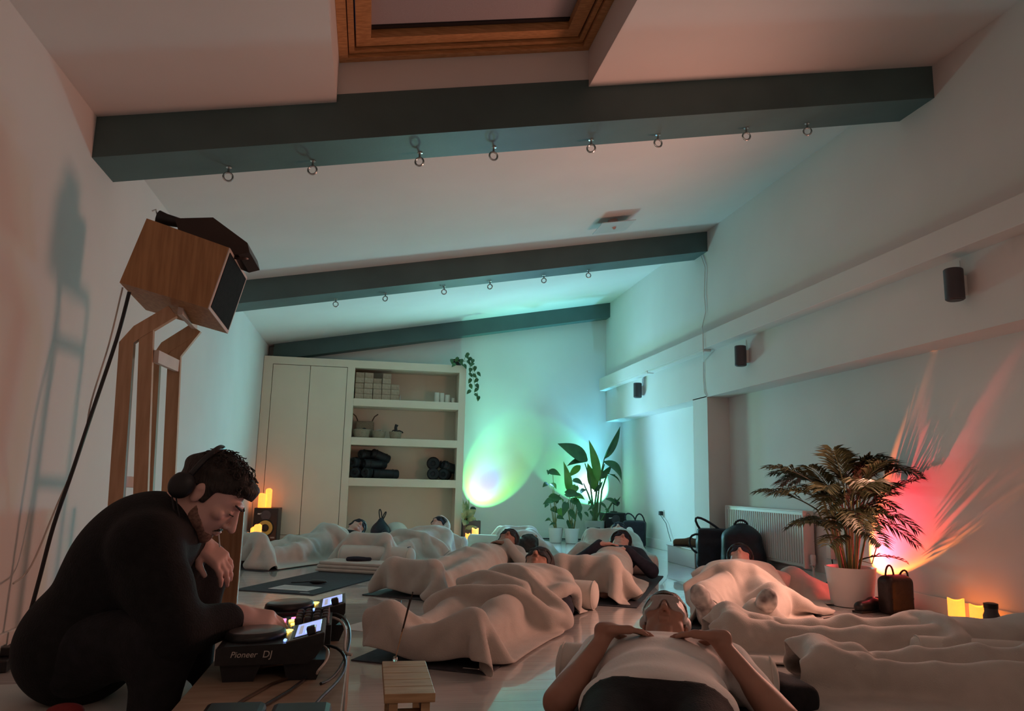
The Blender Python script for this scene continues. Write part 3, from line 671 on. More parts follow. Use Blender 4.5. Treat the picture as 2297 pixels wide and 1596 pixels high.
MB().lathe([(.035, 0), (.042, .01), (.042, .10), (.034, .12), (.034, .145)], 20).build('jar_body', DARKM, t, True); MB().lathe([(.036, .14), (.037, .165), (.02, .17)], 18).build('lid', BLACK, t, True)
LENS = mat('lamp lens', (1, .9, .7), .2, var=0, emit=(1.0, .82, .5), es=3)
LENSC = mat('cool lamp lens', (1, 1, 1), .2, var=0, emit=(.8, 1, .95), es=3)
def floor_lamp(loc, aim, lb, lens, base=0.0):
    """small projector lamp: disc base, stalk, tilted drum head"""
    t = thing('projector_lamp', lb, 'lamp', (loc[0], loc[1], base)); z = loc[2]-base
    d = (Vector(aim)-Vector(loc)).normalized(); R = d.to_track_quat('Z', 'Y').to_matrix(); c = Vector((0, 0, z))-d*.014
    MB().lathe([(.045, 0), (.05, .004), (.05, .012), (.02, .016)], 24).build('base', BLACK, t, True)
    MB().tube([(0, 0, .012), (-.0, 0, max(.02, z-.05)), tuple(c-d*.06)], .006, 8).build('stalk', BLACK, t, True)
    MB().lathe([(.018, -.075), (.034, -.07), (.038, -.03), (.040, 0), (.036, .002), (.034, -.008)], 24, c, R).build('head', BLACK, t, True)
    MB().lathe([(.033, -.010), (.025, -.003), (.001, 0)], 20, c-d*.004, R).build('lens', lens, t, True)
    return t
floor_lamp(LAMP_C, AIM_C, 'small projector lamp glowing beside the big white palm pot', LENS)
floor_lamp(LAMP_A, AIM_A, 'projector lamp behind the variegated plant by the cupboard', LENSC)
floor_lamp(LAMP_B, AIM_B, 'projector lamp on the far monitor behind the banana-leaf plant', LENSC, .396)
# ================================================================== PLANTS
def pot(t, r, h, m=WHITEP, taper=.78):
    pp = MB().lathe([(r*taper*.9, 0), (r*taper, .004), (r, h), (r*.94, h), (r*.90, h-.03)], 32).build('pot', m, t, True)
    MB().lathe([(r*.905, h-.045), (r*.905, h-.032), (r*.4, h-.024), (.001, h-.022)], 24).build('soil', SOIL, pp, True)
def loc_of(t, px, py, Y): q = at(px, py, Y=Y); return Vector((q[0]-t.location.x, q[1]-t.location.y, q[2]-t.location.z))
# tall banana-leaf plant
t = thing('banana_leaf_plant', 'tall plant with big paddle leaves in a large grey pot', 'plant', (3.06, 10.22, 0))
pot(t, .142, .285, mat('pale grey pot', (.55, .54, .53), .5, var=.03), .86)
def pl(px, py, dy=0): return loc_of(t, px, py, 10.2+dy)
crown = [(1325, 1100), (1338, 1110), (1345, 1095), (1332, 1120)]
S0 = Vector((0, 0, .27))
def stalk(a, *pts): MB().tube([S0+Vector((random.uniform(-.03, .03), random.uniform(-.02, .02), 0))]+[pl(*p) for p in pts], [.022]+[.012]*(len(pts)-1)+[.007], 8).build('stalk', mat('green stalk', (.09, .16, .06), .5) if 'green stalk' not in MATS else MATS['green stalk'], t, True)
stalk(0, (1328, 1120), (1322, 1070), (1312, 1040)); stalk(0, (1336, 1120), (1343, 1080)); stalk(0, (1342, 1110), (1349, 1060), (1356, 1028)); stalk(0, (1340, 1125), (1347, 1075), (1356, 1042)); stalk(0, (1330, 1140), (1320, 1110), (1309, 1085)); stalk(0, (1345, 1150), (1350, 1100), (1362, 1064), (1380, 1066)); stalk(0, (1335, 1140), (1337, 1100)); stalk(0, (1348, 1170), (1372, 1130), (1380, 1118))
leaf(t, pl(1318, 1034, -.05), pl(1251, 996, -.12), .115, (.1, -1, .5), LEAF, fold=.18, droop=.06, n=10)
leaf(t, pl(1316, 1036, -.08), pl(1272, 1046, -.14), .055, (.1, -.8, .9), LEAF, fold=.5, droop=.1)
leaf(t, pl(1342, 1082), pl(1321, 988, .05), .068, (.15, -1, .1), LEAFL, fold=.25, droop=.05, n=10)
leaf(t, pl(1355, 1030), pl(1391, 957, .03), .058, (.6, -1, .3), LEAF, fold=.5, droop=.05, n=10)
leaf(t, pl(1354, 1036, -.04), pl(1394, 1078, -.08), .085, (.5, -1, .6), LEAF, fold=.2, droop=.22, n=10)
leaf(t, pl(1336, 1102, .03), pl(1318, 1040, .05), .07, (-.2, -1, .1), LEAFL, fold=.25, droop=.04, n=9)
leaf(t, pl(1302, 1045, .08), pl(1276, 1070, .1), .05, (-.2, -1, .3), LEAFL, fold=.15, droop=.1)
leaf(t, pl(1345, 1075, .02), pl(1372, 1045, .02), .045, (.3, -1, .2), LEAF, fold=.3, droop=.06)
leaf(t, pl(1366, 1064, -.03), pl(1392, 1087, -.05), .016, (.3, -1, .6), LEAF, fold=.4, droop=.2)
leaf(t, pl(1332, 1104, -.05), pl(1352, 1080, -.05), .03, (.4, -1, .2), LEAF, fold=.4)
leaf(t, pl(1358, 1120, -.03), pl(1385, 1138, -.05), .04, (.4, -1, .8), LEAF, fold=.3, droop=.2)
leaf(t, pl(1378, 1130, -.03), pl(1392, 1114, -.05), .012, (.4, -1, .2), LEAF, fold=.4)
for i in range(7):
    px = random.randint(1305, 1372); py = random.randint(1120, 1158); leaf(t, pl(px, py, -.05), pl(px+random.randint(-16, 16), py+random.randint(6, 18), -.09), .022, (0, -1, .6), LEAF, fold=.3, droop=.15)
t['kind'] = 'thing'
# two leafy plants in small white pots
def leafy(loc, lb, leaves, stems, r=.10, h=.195, m=LEAF):
    t = thing('leafy_plant', lb, 'plant', loc); pot(t, r, h)
    Y = loc[1]
    for (px, py) in stems:
        e = loc_of(t, px, py, Y); b = Vector((random.uniform(-.03, .03), random.uniform(-.02, .02), h-.03))
        MB().tube([b, b*.5+e*.5+Vector((0, 0, .04)), e], [.006, .005, .004], 6).build('stem', STEM, t, True)
    for i, (px, py, qx, qy, w_, mm) in enumerate(leaves):
        dy = random.uniform(-.10, .04)
        leaf(t, loc_of(t, px, py, Y+dy), loc_of(t, qx, qy, Y+dy-.05), w_, (random.uniform(-.4, .4), -1, random.uniform(.3, 1.0)), mm, heart=.35, droop=.14, fold=.2)
    return t
L_, B_ = LEAF, LEAFL
leafy((2.462, 10.0, 0), 'leafy plant in the white pot nearest the cupboard', [(1232, 1058, 1258, 1068, .05, L_), (1228, 1085, 1217, 1094, .035, L_), (1236, 1086, 1248, 1098, .045, B_), (1232, 1118, 1262, 1120, .06, L_), (1240, 1122, 1218, 1132, .045, L_), (1228, 1130, 1222, 1140, .03, L_), (1238, 1140, 1250, 1152, .05, L_), (1255, 1142, 1262, 1165, .045, B_), (1234, 1165, 1222, 1170, .022, L_), (1250, 1160, 1266, 1166, .03, L_), (1246, 1128, 1256, 1110, .04, L_), (1244, 1175, 1232, 1180, .02, L_), (1230, 1056, 1229, 1066, .03, L_)],
      [(1240, 1060), (1238, 1090), (1248, 1120), (1232, 1120), (1240, 1140), (1255, 1145), (1228, 1165)])
leafy((2.655, 9.9, 0), 'leafy plant in the white pot next to the large grey pot', [(1276, 1100, 1264, 1036, .055, B_), (1268, 1108, 1302, 1112, .06, L_), (1285, 1078, 1308, 1090, .055, L_), (1292, 1090, 1282, 1112, .05, B_), (1270, 1128, 1262, 1160, .05, L_), (1280, 1122, 1306, 1140, .06, L_), (1296, 1132, 1300, 1156, .045, L_), (1288, 1112, 1312, 1122, .05, B_), (1302, 1105, 1316, 1100, .04, L_), (1278, 1145, 1292, 1170, .04, L_), (1275, 1168, 1279, 1196, .05, L_), (1262, 1130, 1258, 1118, .03, B_), (1298, 1150, 1304, 1170, .03, L_)],
      [(1276, 1100), (1275, 1120), (1286, 1100), (1292, 1115), (1270, 1130), (1298, 1135), (1300, 1110)])
# variegated plant by the cupboard on a dark box
t = thing('dark_plinth', 'dark low box under the variegated plant by the cupboard', 'box', (1.345, 10.12, 0)); MB().box(-.115, -.10, .03, .115, .10, .27, bev=.006).build('box_body', DARKM, t); MB().box(-.12, -.105, 0, .12, .105, .028, bev=.004).build('plinth_foot', mat('copper brown', (.25, .10, .05), .5), t)
t = thing('variegated_plant', 'small plant with cream-edged leaves glowing orange below', 'plant', (1.30, 10.10, .27)); pot(t, .06, .07, BLACK)
for (px, py, qx, qy, w_) in ((1046, 1160, 1046, 1124, .045), (1048, 1158, 1068, 1144, .055), (1044, 1162, 1036, 1132, .03), (1040, 1155, 1038, 1118, .018), (1044, 1158, 1052, 1118, .018), (1046, 1168, 1040, 1180, .05), (1048, 1167, 1068, 1164, .04), (1044, 1186, 1072, 1184, .032), (1044, 1160, 1062, 1152, .04), (1042, 1165, 1034, 1150, .03)):
    leaf(t, loc_of(t, px, py, 10.0), loc_of(t, qx, qy, 9.95), w_, (random.uniform(-.4, .4), -1, .5), LEAFV, fold=.2, droop=.1)
MB().tube([loc_of(t, 1045, 1160, 10.0), loc_of(t, 1044, 1178, 10.02), loc_of(t, 1044, 1190, 10.02)], .005, 6).build('stem', STEM, t, True)
tag(MB().tube([at(1066, 1166, Y=10.2), at(1074, 1180, Y=10.2), at(1077, 1190, Y=10.2), at(1074, 1197, Y=10.2), at(1066, 1196, Y=10.2)], .006, 8).build('lamp_cable', BLACK, None, True), 'dark looped cable hanging beside the variegated plant', 'cable')
tag(MB().tube([(1.62, 10.5, .012), (1.9, 10.55, .012), (2.3, 10.56, .012), (2.75, 10.5, .012), (3.0, 10.45, .012)], .009, 8).build('floor_cable', BLACK, None, True), 'dark cable along the end wall behind the white pots', 'cable')
# areca palm
PX, PY = 3.24, 4.80
t = thing('areca_palm', 'bushy areca palm in a white pot by the radiator', 'plant', (PX, PY, 0)); pot(t, .163, .255, WHITEP, .80)
rs = random.Random(11)
def frond(base, tipdir, L, arch, m=PALM, nl=24, lw=.0085, ll=.19):
    mb = MB(); B = Vector(base); d = Vector(tipdir).normalized(); P = []
    for i in range(13):
        s = i/12; p = B+d*(L*s)+Vector((0, 0, -arch*L*s*s))
        p.x = min(p.x, XA-PX-.02); P.append(p)
    mb.tube(P, [.0055*(1-.75*i/12) for i in range(13)], 5)
    side = d.cross(Vector((0, 0, 1))).normalized()
    for i in range(nl):
        s = .22+.78*i/(nl-1); j = s*12; k = min(int(j), 11); p = P[k].lerp(P[k+1], j-k); tg = (P[k+1]-P[k]).normalized()
        for sg in (-1, 1):
            l = ll*(.45+.55*sin(pi*min(1, s*.9+.1)))*rs.uniform(.85, 1.1)
            dirn = (side*sg*.8+tg*.75+Vector((0, 0, rs.uniform(-.05, .28)))).normalized(); e = p+dirn*l+Vector((0, 0, -.22*l)); e.x = min(e.x, XA-PX-.012); mid = p+dirn*l*.5+Vector((0, 0, .02*l)); mid.x = min(mid.x, XA-PX-.012)
            nn = tg.cross(dirn).normalized(); wv = dirn.cross(nn).normalized()*lw
            a, b, c, c2 = (mb.b.verts.new(p), mb.b.verts.new(mid+wv), mb.b.verts.new(e), mb.b.verts.new(mid-wv)); rid = mb.b.verts.new(mid+nn*.004)
            for f in ((a, b, rid), (b, c, rid), (c, c2, rid), (c2, a, rid)): mb.b.faces.new(f)
    return mb.build('frond', m, t, True)
for i in range(24):
    a = i*2.4; r0 = rs.uniform(.01, .075); b = Vector((r0*cos(a), r0*sin(a), .22)); lean = rs.uniform(.05, .16); top = b+Vector((cos(a)*lean, sin(a)*lean, rs.uniform(.36, .60)))
    top.x = min(top.x, .26)
    MB().tube([b, b.lerp(top, .5)+Vector((0, 0, .01)), top], [.008, .006, .005], 6).build('cane', STEM, t, True)
    el = rs.uniform(.5, 1.25); az = a+rs.uniform(-.4, .4); az = rs.uniform(-2.3, -1.0) if cos(az) > .45 else az; L = rs.uniform(.36, .52)
    frond(top, (cos(az)*cos(el), sin(az)*cos(el), sin(el)), L, rs.uniform(.25, .62), PALM)
for tx, ty, L, ar in (((-.62, -.15, .75), None, .44, .45), ((.62, -.55, .85), None, .62, .30), ((.25, -.6, 1.0), None, .58, .35), ((-.35, .2, 1), None, .5, .3), ((-.65, -.4, .7), None, .40, .5), ((.45, -.75, .45), None, .5, .55), ((.5, -.8, .15), None, .42, .5), ((.1, -.3, 1), None, .46, .3), ((-.55, -.2, .9), None, .5, .35)):
    frond((rs.uniform(-.05, .05), rs.uniform(-.05, .05), rs.uniform(.52, .70)), tx, L, ar, PALM)
for i in range(16):
    az = rs.uniform(0, 6.3); az = rs.uniform(-2.4, -.9) if cos(az) > .4 else az; el = rs.uniform(.25, .95)
    frond((cos(az)*.09, sin(az)*.09, rs.uniform(.40, .62)), (cos(az)*cos(el), sin(az)*cos(el), sin(el)), rs.uniform(.28, .42), rs.uniform(.35, .8), PALM, 20, .008, .15)
frond((.05, -.03, .30), (.55, -.45, .35), .30, .4, PALM, 8, .010, .11)
MB().tube([(.02, 0, .22), (.06, -.02, .30), (.13, -.05, .28), (.16, -.07, .40)], .004, 6).build('cane', STEM, t, True)
# ================================================================== RADIATOR
t = thing('radiator', 'white panel radiator with vertical ribs in the alcove', 'radiator', (XA-.02, 5.72, .14))
RW, RH = 1.38, .455
MB().box(-.095, .02, .012, -.07, RW-.02, RH-.012).build('front_panel', TRIMW, t)
mb0 = None
nr = 36
for i in range(nr):
    y = .045+i*(RW-.09)/(nr-1)
    if mb0 is None: mb0 = MB().box(-.104, -.0085, .035, -.092, .0085, RH-.035, bev=.004).build('rib', TRIMW, t); mb0.location = (0, y, 0)
    else: o = mb0.copy(); COL.objects.link(o); o.parent = t; o.location = (0, y, 0)
MB().box(-.10, 0, RH-.012, -.005, RW, RH, bev=.004).build('top_grille', TRIMW, t)
MB().box(-.102, 0, 0, -.005, .02, RH-.01, bev=.004).build('side_panel', TRIMW, t); MB().box(-.102, RW-.02, 0, -.005, RW, RH-.01, bev=.004).build('side_panel', TRIMW, t)
MB().box(-.06, .05, .02, -.02, RW-.05, RH-.03).build('back_panel', TRIMW, t)
for yy in (.25, 1.1): MB().box(-.02, yy, .05, .02, yy+.03, RH-.08).build('wall_bracket', TRIMW, t)
MB().torus(.018, .004, (-.055, -.003, RH-.035), RX(pi/2).to_3x3()).build('vent_plug', STEEL, t, True)
rp = MB().tube([(-.05, -.002, .03), (-.05, -.03, .03), (-.05, -.04, .01), (-.05, -.04, -.14)], .008, 8).build('pipe', TRIMW, t, True)
MB().lathe([(.016, 0), (.020, .01), (.022, .07), (.017, .078)], 16, (-.05, -.04, .035)).build('valve_head', TRIMW, rp, True)
MB().torus(.012, .006, (-.05, -.04, .022)).build('valve_nut', STEEL, rp, True)
# ================================================================== BAGS
LEATHER = mat('dark leather', (.022, .012, .010), .45, var=.3, scale=30, bump=.2, bscale=80)
def strap(t, pts, r, m=LEATHER, nm='handle'): return MB().tube(pts, r, 8).build(nm, m, t, True)
def bez(*P, n=9):
    P = [Vector(p) for p in P]; out = []
    for i in range(n+1):
        s = i/n; Q = P[:]
        while len(Q) > 1: Q = [a.lerp(b, s) for a, b in zip(Q, Q[1:])]
        out.append(Q[0])
    return out
t = thing('leather_backpack', 'small dark leather backpack with two loop handles beside palm pot', 'bag', (3.335, 4.48, 0), .15)
soft('body', [rbx((0, 0, .115), (.105, .06, .115), .035), rbx((0, 0, .15), (.10, .055, .09), .05)], .008, LEATHER, t, noise=(.004, 25, 1))
strap(t, bez((-.075, 0, .21), (-.09, -.01, .33), (-.01, -.01, .33), (-.01, 0, .21)), .006); strap(t, bez((.05, .02, .21), (.06, 0, .30), (.14, 0, .28), (.115, .02, .16)), .006)
MB().box(-.085, -.062, .095, .085, -.058, .10).build('zip', BLACK, t)
BAGN = mat('navy nylon', (.012, .014, .026), .5, var=.3, scale=18, bump=.3, bscale=30)
bx, by = at(1600, 1262, Z=0)[:2]
t = thing('black_tote', 'black square bag with long straps beside the white bench', 'bag', (3.26, 6.85, 0), -.35)
soft('body', [rbx((0, 0, .19), (.19, .09, .19), .03), rbx((0, 0, .15), (.20, .11, .14), .05)], .014, BAGN, t, noise=(.010, 18, 4))
strap(t, bez((-.15, -.02, .35), (-.30, -.04, .56), (-.12, -.04, .48), (.02, -.02, .37)), .011, BAGN); strap(t, bez((-.17, -.06, .33), (-.32, -.08, .34), (-.27, -.1, .18), (-.2, -.08, .16)), .010, BAGN)
t = thing('black_rucksack', 'slumped black rucksack leaning on the radiator', 'bag', (3.28, 6.42, 0), -.3)
soft('body', [rbx((0, 0, .20), (.17, .12, .20), .07), ell((.0, .02, .34), (.14, .11, .12)), ell((.05, -.06, .14), (.14, .12, .15))], .014, BAGN, t, noise=(.014, 20, 5), k=.05)
ell_ = soft('front_pocket', [rbx((.02, -.12, .15), (.11, .04, .10), .03)], .012, BAGN, t, noise=(.006, 25, 6)); strap(t, bez((-.06, .02, .43), (-.05, 0, .50), (.05, 0, .50), (.06, .02, .43)), .010, BAGN)
t = thing('striped_tote', 'dark tote bag with a white print, far corner beside the monitor', 'bag', (3.37, 9.48, 0), -.5)
soft('body', [rbx((0, 0, .16), (.14, .08, .16), .03)], .012, BAGN, t, noise=(.012, 18, 8)); strap(t, bez((-.10, -.02, .3), (-.16, -.05, .46), (.0, -.05, .44), (.02, -.02, .31)), .009, BAGN); strap(t, bez((.0, .02, .3), (.02, .0, .46), (.12, .0, .44), (.13, .02, .28)), .009, BAGN)
soft('white_print', [ell((-.05, -.085, .15), (.06, .02, .10))], .008, WHITEF, t)
t = thing('drawstring_bag', 'black drawstring bag with two loops in the cupboard recess', 'bag', (.17, 9.68, 0), .1)
soft('body', [ell((0, 0, .12), (.125, .11, .125)), cap((0, 0, .16), (0, 0, .27), .08, .035)], .012, BAGN, t, k=.06, noise=(.008, 22, 9)); strap(t, bez((-.01, 0, .27), (-.06, 0, .45), (.0, 0, .45), (.01, 0, .28)), .007, BLACK); strap(t, bez((.01, 0, .27), (.03, 0, .40), (.10, 0, .42), (.02, 0, .28)), .007, BLACK)
MB().torus(.03, .003, (.03, -.118, .13), RX(pi/2).to_3x3()).build('ring_logo', DARKM, t, True)
tag(soft('round_pouf', [ell((0, 0, .125), (.15, .14, .125))], .014, BOLS, None, loc=(.36, 9.80, 0)), 'round cream pouf half hidden behind the drawstring bag', 'pouf')
# white bench with shoes on it
t = thing('white_bench', 'low white box bench against the pier', 'bench', (0, 0, 0))
MB().box(3.08, 6.98, 0, 3.335, 7.66, .165, bev=.004).build('box_body', TRIMW, t); MB().box(3.07, 6.97, .165, 3.336, 7.67, .178, bev=.003).build('lid', TRIMW, t)
def shoe(loc, rz, lb, m):
    t = thing('shoe', lb, 'shoe', loc, rz); soft('upper', [cap((0, -.10, .035), (0, .04, .04), .036, .042), cap((0, .04, .045), (0, .11, .055), .042, .040)], .008, m, t, k=.03, sub=[ell((0, .085, .10), (.028, .045, .045))]); MB().prism([(-.035, -.13), (.035, -.13), (.042, -.05), (.036, .14), (-.036, .14), (-.042, -.05)], 0, .014).build('sole', BLACK, t); return t
shoe((3.16, 7.35, .178), -1.9, 'brown suede shoe lying on the white bench', mat('brown suede', (.16, .10, .06), .9)); shoe((3.25, 7.2, .178), -2.3, 'second brown shoe on the bench, half behind the bag', MATS['brown suede'])
shoe((3.20, 4.56, 0), -1.2, 'black shoe on the floor in front of the palm pot', BLACK)
shoe((-1.26, 8.55, 0), -.6, 'black trainer by the left wall near the floor candles', BLACK); shoe((-1.17, 8.32, 0), -1.3, 'black flat shoe behind the feet of the left sleeper', BLACK)
# plug and adapters on the walls
def plug(px, py, X, lb, cable):
    q = at(px, py, X=X); t = thing('wall_plug', lb, 'plug', (X, q[1], q[2]))
    MB().box(-.008, -.045, -.045, 0, .045, .045, bev=.003).build('socket_plate', TRIMW, t); MB().box(-.05, -.024, -.02, -.008, .024, .03, bev=.006).build('plug_body', BLACK, t)
    MB().tube([(-.03, 0, -.02)]+[tuple(Vector(at(x, y, X=X-.03))-t.location) for x, y in cable], .004, 6).build('cord', BLACK, t, True)
plug(1487, 1153, XA, 'black plug in the wall socket of the blue alcove', [(1494, 1175), (1499, 1195), (1505, 1215)])
q = at(1865, 1240, X=XA-.03)
t = thing('power_adapter', 'white power adapter hanging on its cord left of the palm', 'adapter', (XA-.035, q[1], q[2]))
MB().box(-.02, -.03, -.05, .02, .03, .05, bev=.005).build('adapter_body', TRIMW, t); MB().tube([(0, 0, .05), (.005, .02, .12), (.015, .0, .20)], .004, 6).build('cord', TRIMW, t); MB().tube([(0, -.01, -.05), (0, -.02, -.10), (-.03, -.05, -.16), (-.06, -.06, -.215)], .005, 6).build('lead', BLACK, t)
tag(MB().tube([at(x, y, Z=.006) for x, y in ((1840, 1352), (1855, 1345), (1872, 1350), (1880, 1342), (1865, 1340), (1848, 1350), (1880, 1356))], .005, 6).build('loose_cable', BLACK, None, True), 'thin dark cable coiled on the floor left of the palm pot', 'cable')
# ================================================================== PEOPLE
def basis(f, u):
    """rotation whose columns are right, forward, up"""
    f = np.array(f, float); f /= np.linalg.norm(f); u = np.array(u, float); u = u-f*(u @ f); u /= np.linalg.norm(u)
    return np.stack([np.cross(f, u), f, u], 1)
class Head:
    """adult head in its own frame: x right, y out of the face, z crown; blended volumes"""
    def __init__(s, c, R, sc=1.0): s.c = np.array(c, float); s.R = R; s.s = sc
    def p(s, *v): return s.c+s.R @ (np.array(v, float)*s.s)
    def e(s, v, r): return ell(s.p(*v), np.array(r)*s.s, s.R.T)
    def k(s, a, b, r1, r2=None): return cap(s.p(*a), s.p(*b), r1*s.s, None if r2 is None else r2*s.s)
    def skull(s): return [s.e((0, -.014, .030), (.076, .096, .086)), s.e((0, .020, -.022), (.064, .074, .088)), s.e((0, .022, -.070), (.052, .056, .042)), s.e((0, .070, -.092), (.024, .020, .020)), s.e((.052, .020, -.062), (.014, .034, .026)), s.e((-.052, .020, -.062), (.014, .034, .026))]
    def features(s):
        L = [s.k((0, .088, .018), (0, .116, -.030), .0085, .0125), s.e((.013, .099, -.034), (.009, .010, .008)), s.e((-.013, .099, -.034), (.009, .010, .008)), s.e((0, .085, .030), (.046, .012, .011)),
             s.e((0, .094, -.058), (.024, .008, .0055)), s.e((0, .091, -.067), (.020, .009, .0065))]
        for g in (-1, 1): L += [s.e((g*.043, .058, -.016), (.024, .024, .020)), s.e((g*.031, .079, .004), (.0135, .012, .010)), s.e((g*.076, -.012, -.010), (.009, .016, .028)), s.e((g*.081, -.018, .004), (.007, .013, .018))]
        return L
    def cuts(s): return [s.e((g*.033, .103, .010), (.016, .014, .009)) for g in (-1, 1)]+[s.e((g*.006, .106, -.043), (.0042, .006, .0045)) for g in (-1, 1)]+[s.e((0, .104, -.0625), (.020, .006, .0016))]+[s.e((g*.087, -.008, -.008), (.005, .010, .014)) for g in (-1, 1)]
    def local(s, x, y, z):
        d = (x-s.c[0], y-s.c[1], z-s.c[2]); return [sum(s.R[i, j]*d[i] for i in range(3))/s.s for j in range(3)]
def hand(w, d, n, thumb, curl=(.35, .3, .3), spread=.12, sc=1.0, fcurl=None):
    """wrist w, finger direction d, back-of-hand normal n, thumb=+1/-1 side of cross(d,n)"""
    w = np.array(w, float); d = np.array(d, float)/np.linalg.norm(d); n = np.array(n, float); n -= d*(n @ d); n /= np.linalg.norm(n); sd = np.cross(d, n)
    pr = [rbx(w+d*.048*sc, np.array((.040, .050, .015))*sc, .013*sc, np.stack([sd, d, n])), cap(w-d*.01, w+d*.02*sc, .026*sc, .024*sc)]
    fing = []
    for i in range(4):
        off = (.030-.020*i)*thumb; L = (.074, .083, .077, .060)[i]*sc
        p = w+d*(.093-(.006 if i in (0, 3) else 0))*sc+sd*off*sc; a = spread*(1.5-i)*thumb*.5; th = 0
        ds = d*cos(a)+sd*sin(a); r = (.0098, .010, .0096, .0085)[i]*sc; c_ = curl if fcurl is None else fcurl[i]
        for j, fr in enumerate((.44, .31, .25)):
            th += c_[j]; dv = ds*cos(th)-n*sin(th); q = p+dv*L*fr; fing.append(cap(p, q, r, r*.9)); p = q; r *= .9
    p = w+d*.022*sc+sd*thumb*.028*sc-n*.006*sc; d1 = sd*thumb*.62+d*.72-n*.30; d1 /= np.linalg.norm(d1); q = p+d1*.042*sc; d2 = sd*thumb*.22+d*.95-n*.25; d2 /= np.linalg.norm(d2); r_ = q+d2*.034*sc
    fing += [cap(p, q, .0135*sc, .011*sc), cap(q, r_, .011*sc, .009*sc)]
    return pr, fing
def body_mesh(name, big, mid, fine, cuts, h, m, parent, kb=.045, relax=1, extra=None):
    f = Field(big+mid+fine, h).add(big, kb).add(mid, .018).add(fine, .007)
    if cuts: f.sub(cuts, .003)
    return link(name, f.mesh(name, relax), m, parent, 'full')
def mask_on(t, hd, m, name='eye_mask', zr=(-.022, .052), h=.005, strap=True, ym=-.02):
    f = Field(hd.skull()+hd.features(), h).add(hd.skull(), .018).add(hd.features(), .008)
    f.F -= .0065
    def fn(x, y, z):
        a, b, c = hd.local(x, y, z)
        nose = (-.020+.034*np.exp(-(a/.016)**2)) if zr[0] < 0 else zr[0]+0*a
        return np.maximum.reduce([(c-zr[1])*hd.s, (nose-c)*hd.s, (ym-b)*hd.s+0*a])
    f.clip(fn); link(name, f.mesh(name, 1), m, t, 'full')
    if strap:
        g = Field(hd.skull(), h).add(hd.skull(), .018); g.F -= .010
        g.clip(lambda x, y, z: np.maximum(np.abs(hd.local(x, y, z)[2]-.022)-.011, hd.local(x, y, z)[1]-.0)*hd.s)
        link('mask_strap', g.mesh('mask_strap', 1), m, t, 'full')
def hair_on(t, hd, m, h=.006, thick=.014, line=.055, low=-.045, noise=(.006, 120, 1), name='hair', fringe=0, extra=(), side=None):
    """hair shell: everything above and behind a hairline"""
    f = Field(hd.skull()+list(extra), h, .05).add(hd.skull(), .018)
    f.F -= thick
    if extra: f.add(list(extra), .02)
    f.noise(*noise)
    hb = np.array([-.13, -.055, -.045, -.010, -.004, .016, .022, .048, .075, .12]); hc = np.array([low, low, .004, .010, -.024, -.022, .026, .040, line, line+.006])
    f.clip(lambda x, y, z: (np.interp(hd.local(x, y, z)[1], hb, hc)-hd.local(x, y, z)[2])*hd.s)
    return link(name, f.mesh(name, 1), m, t, 'full')
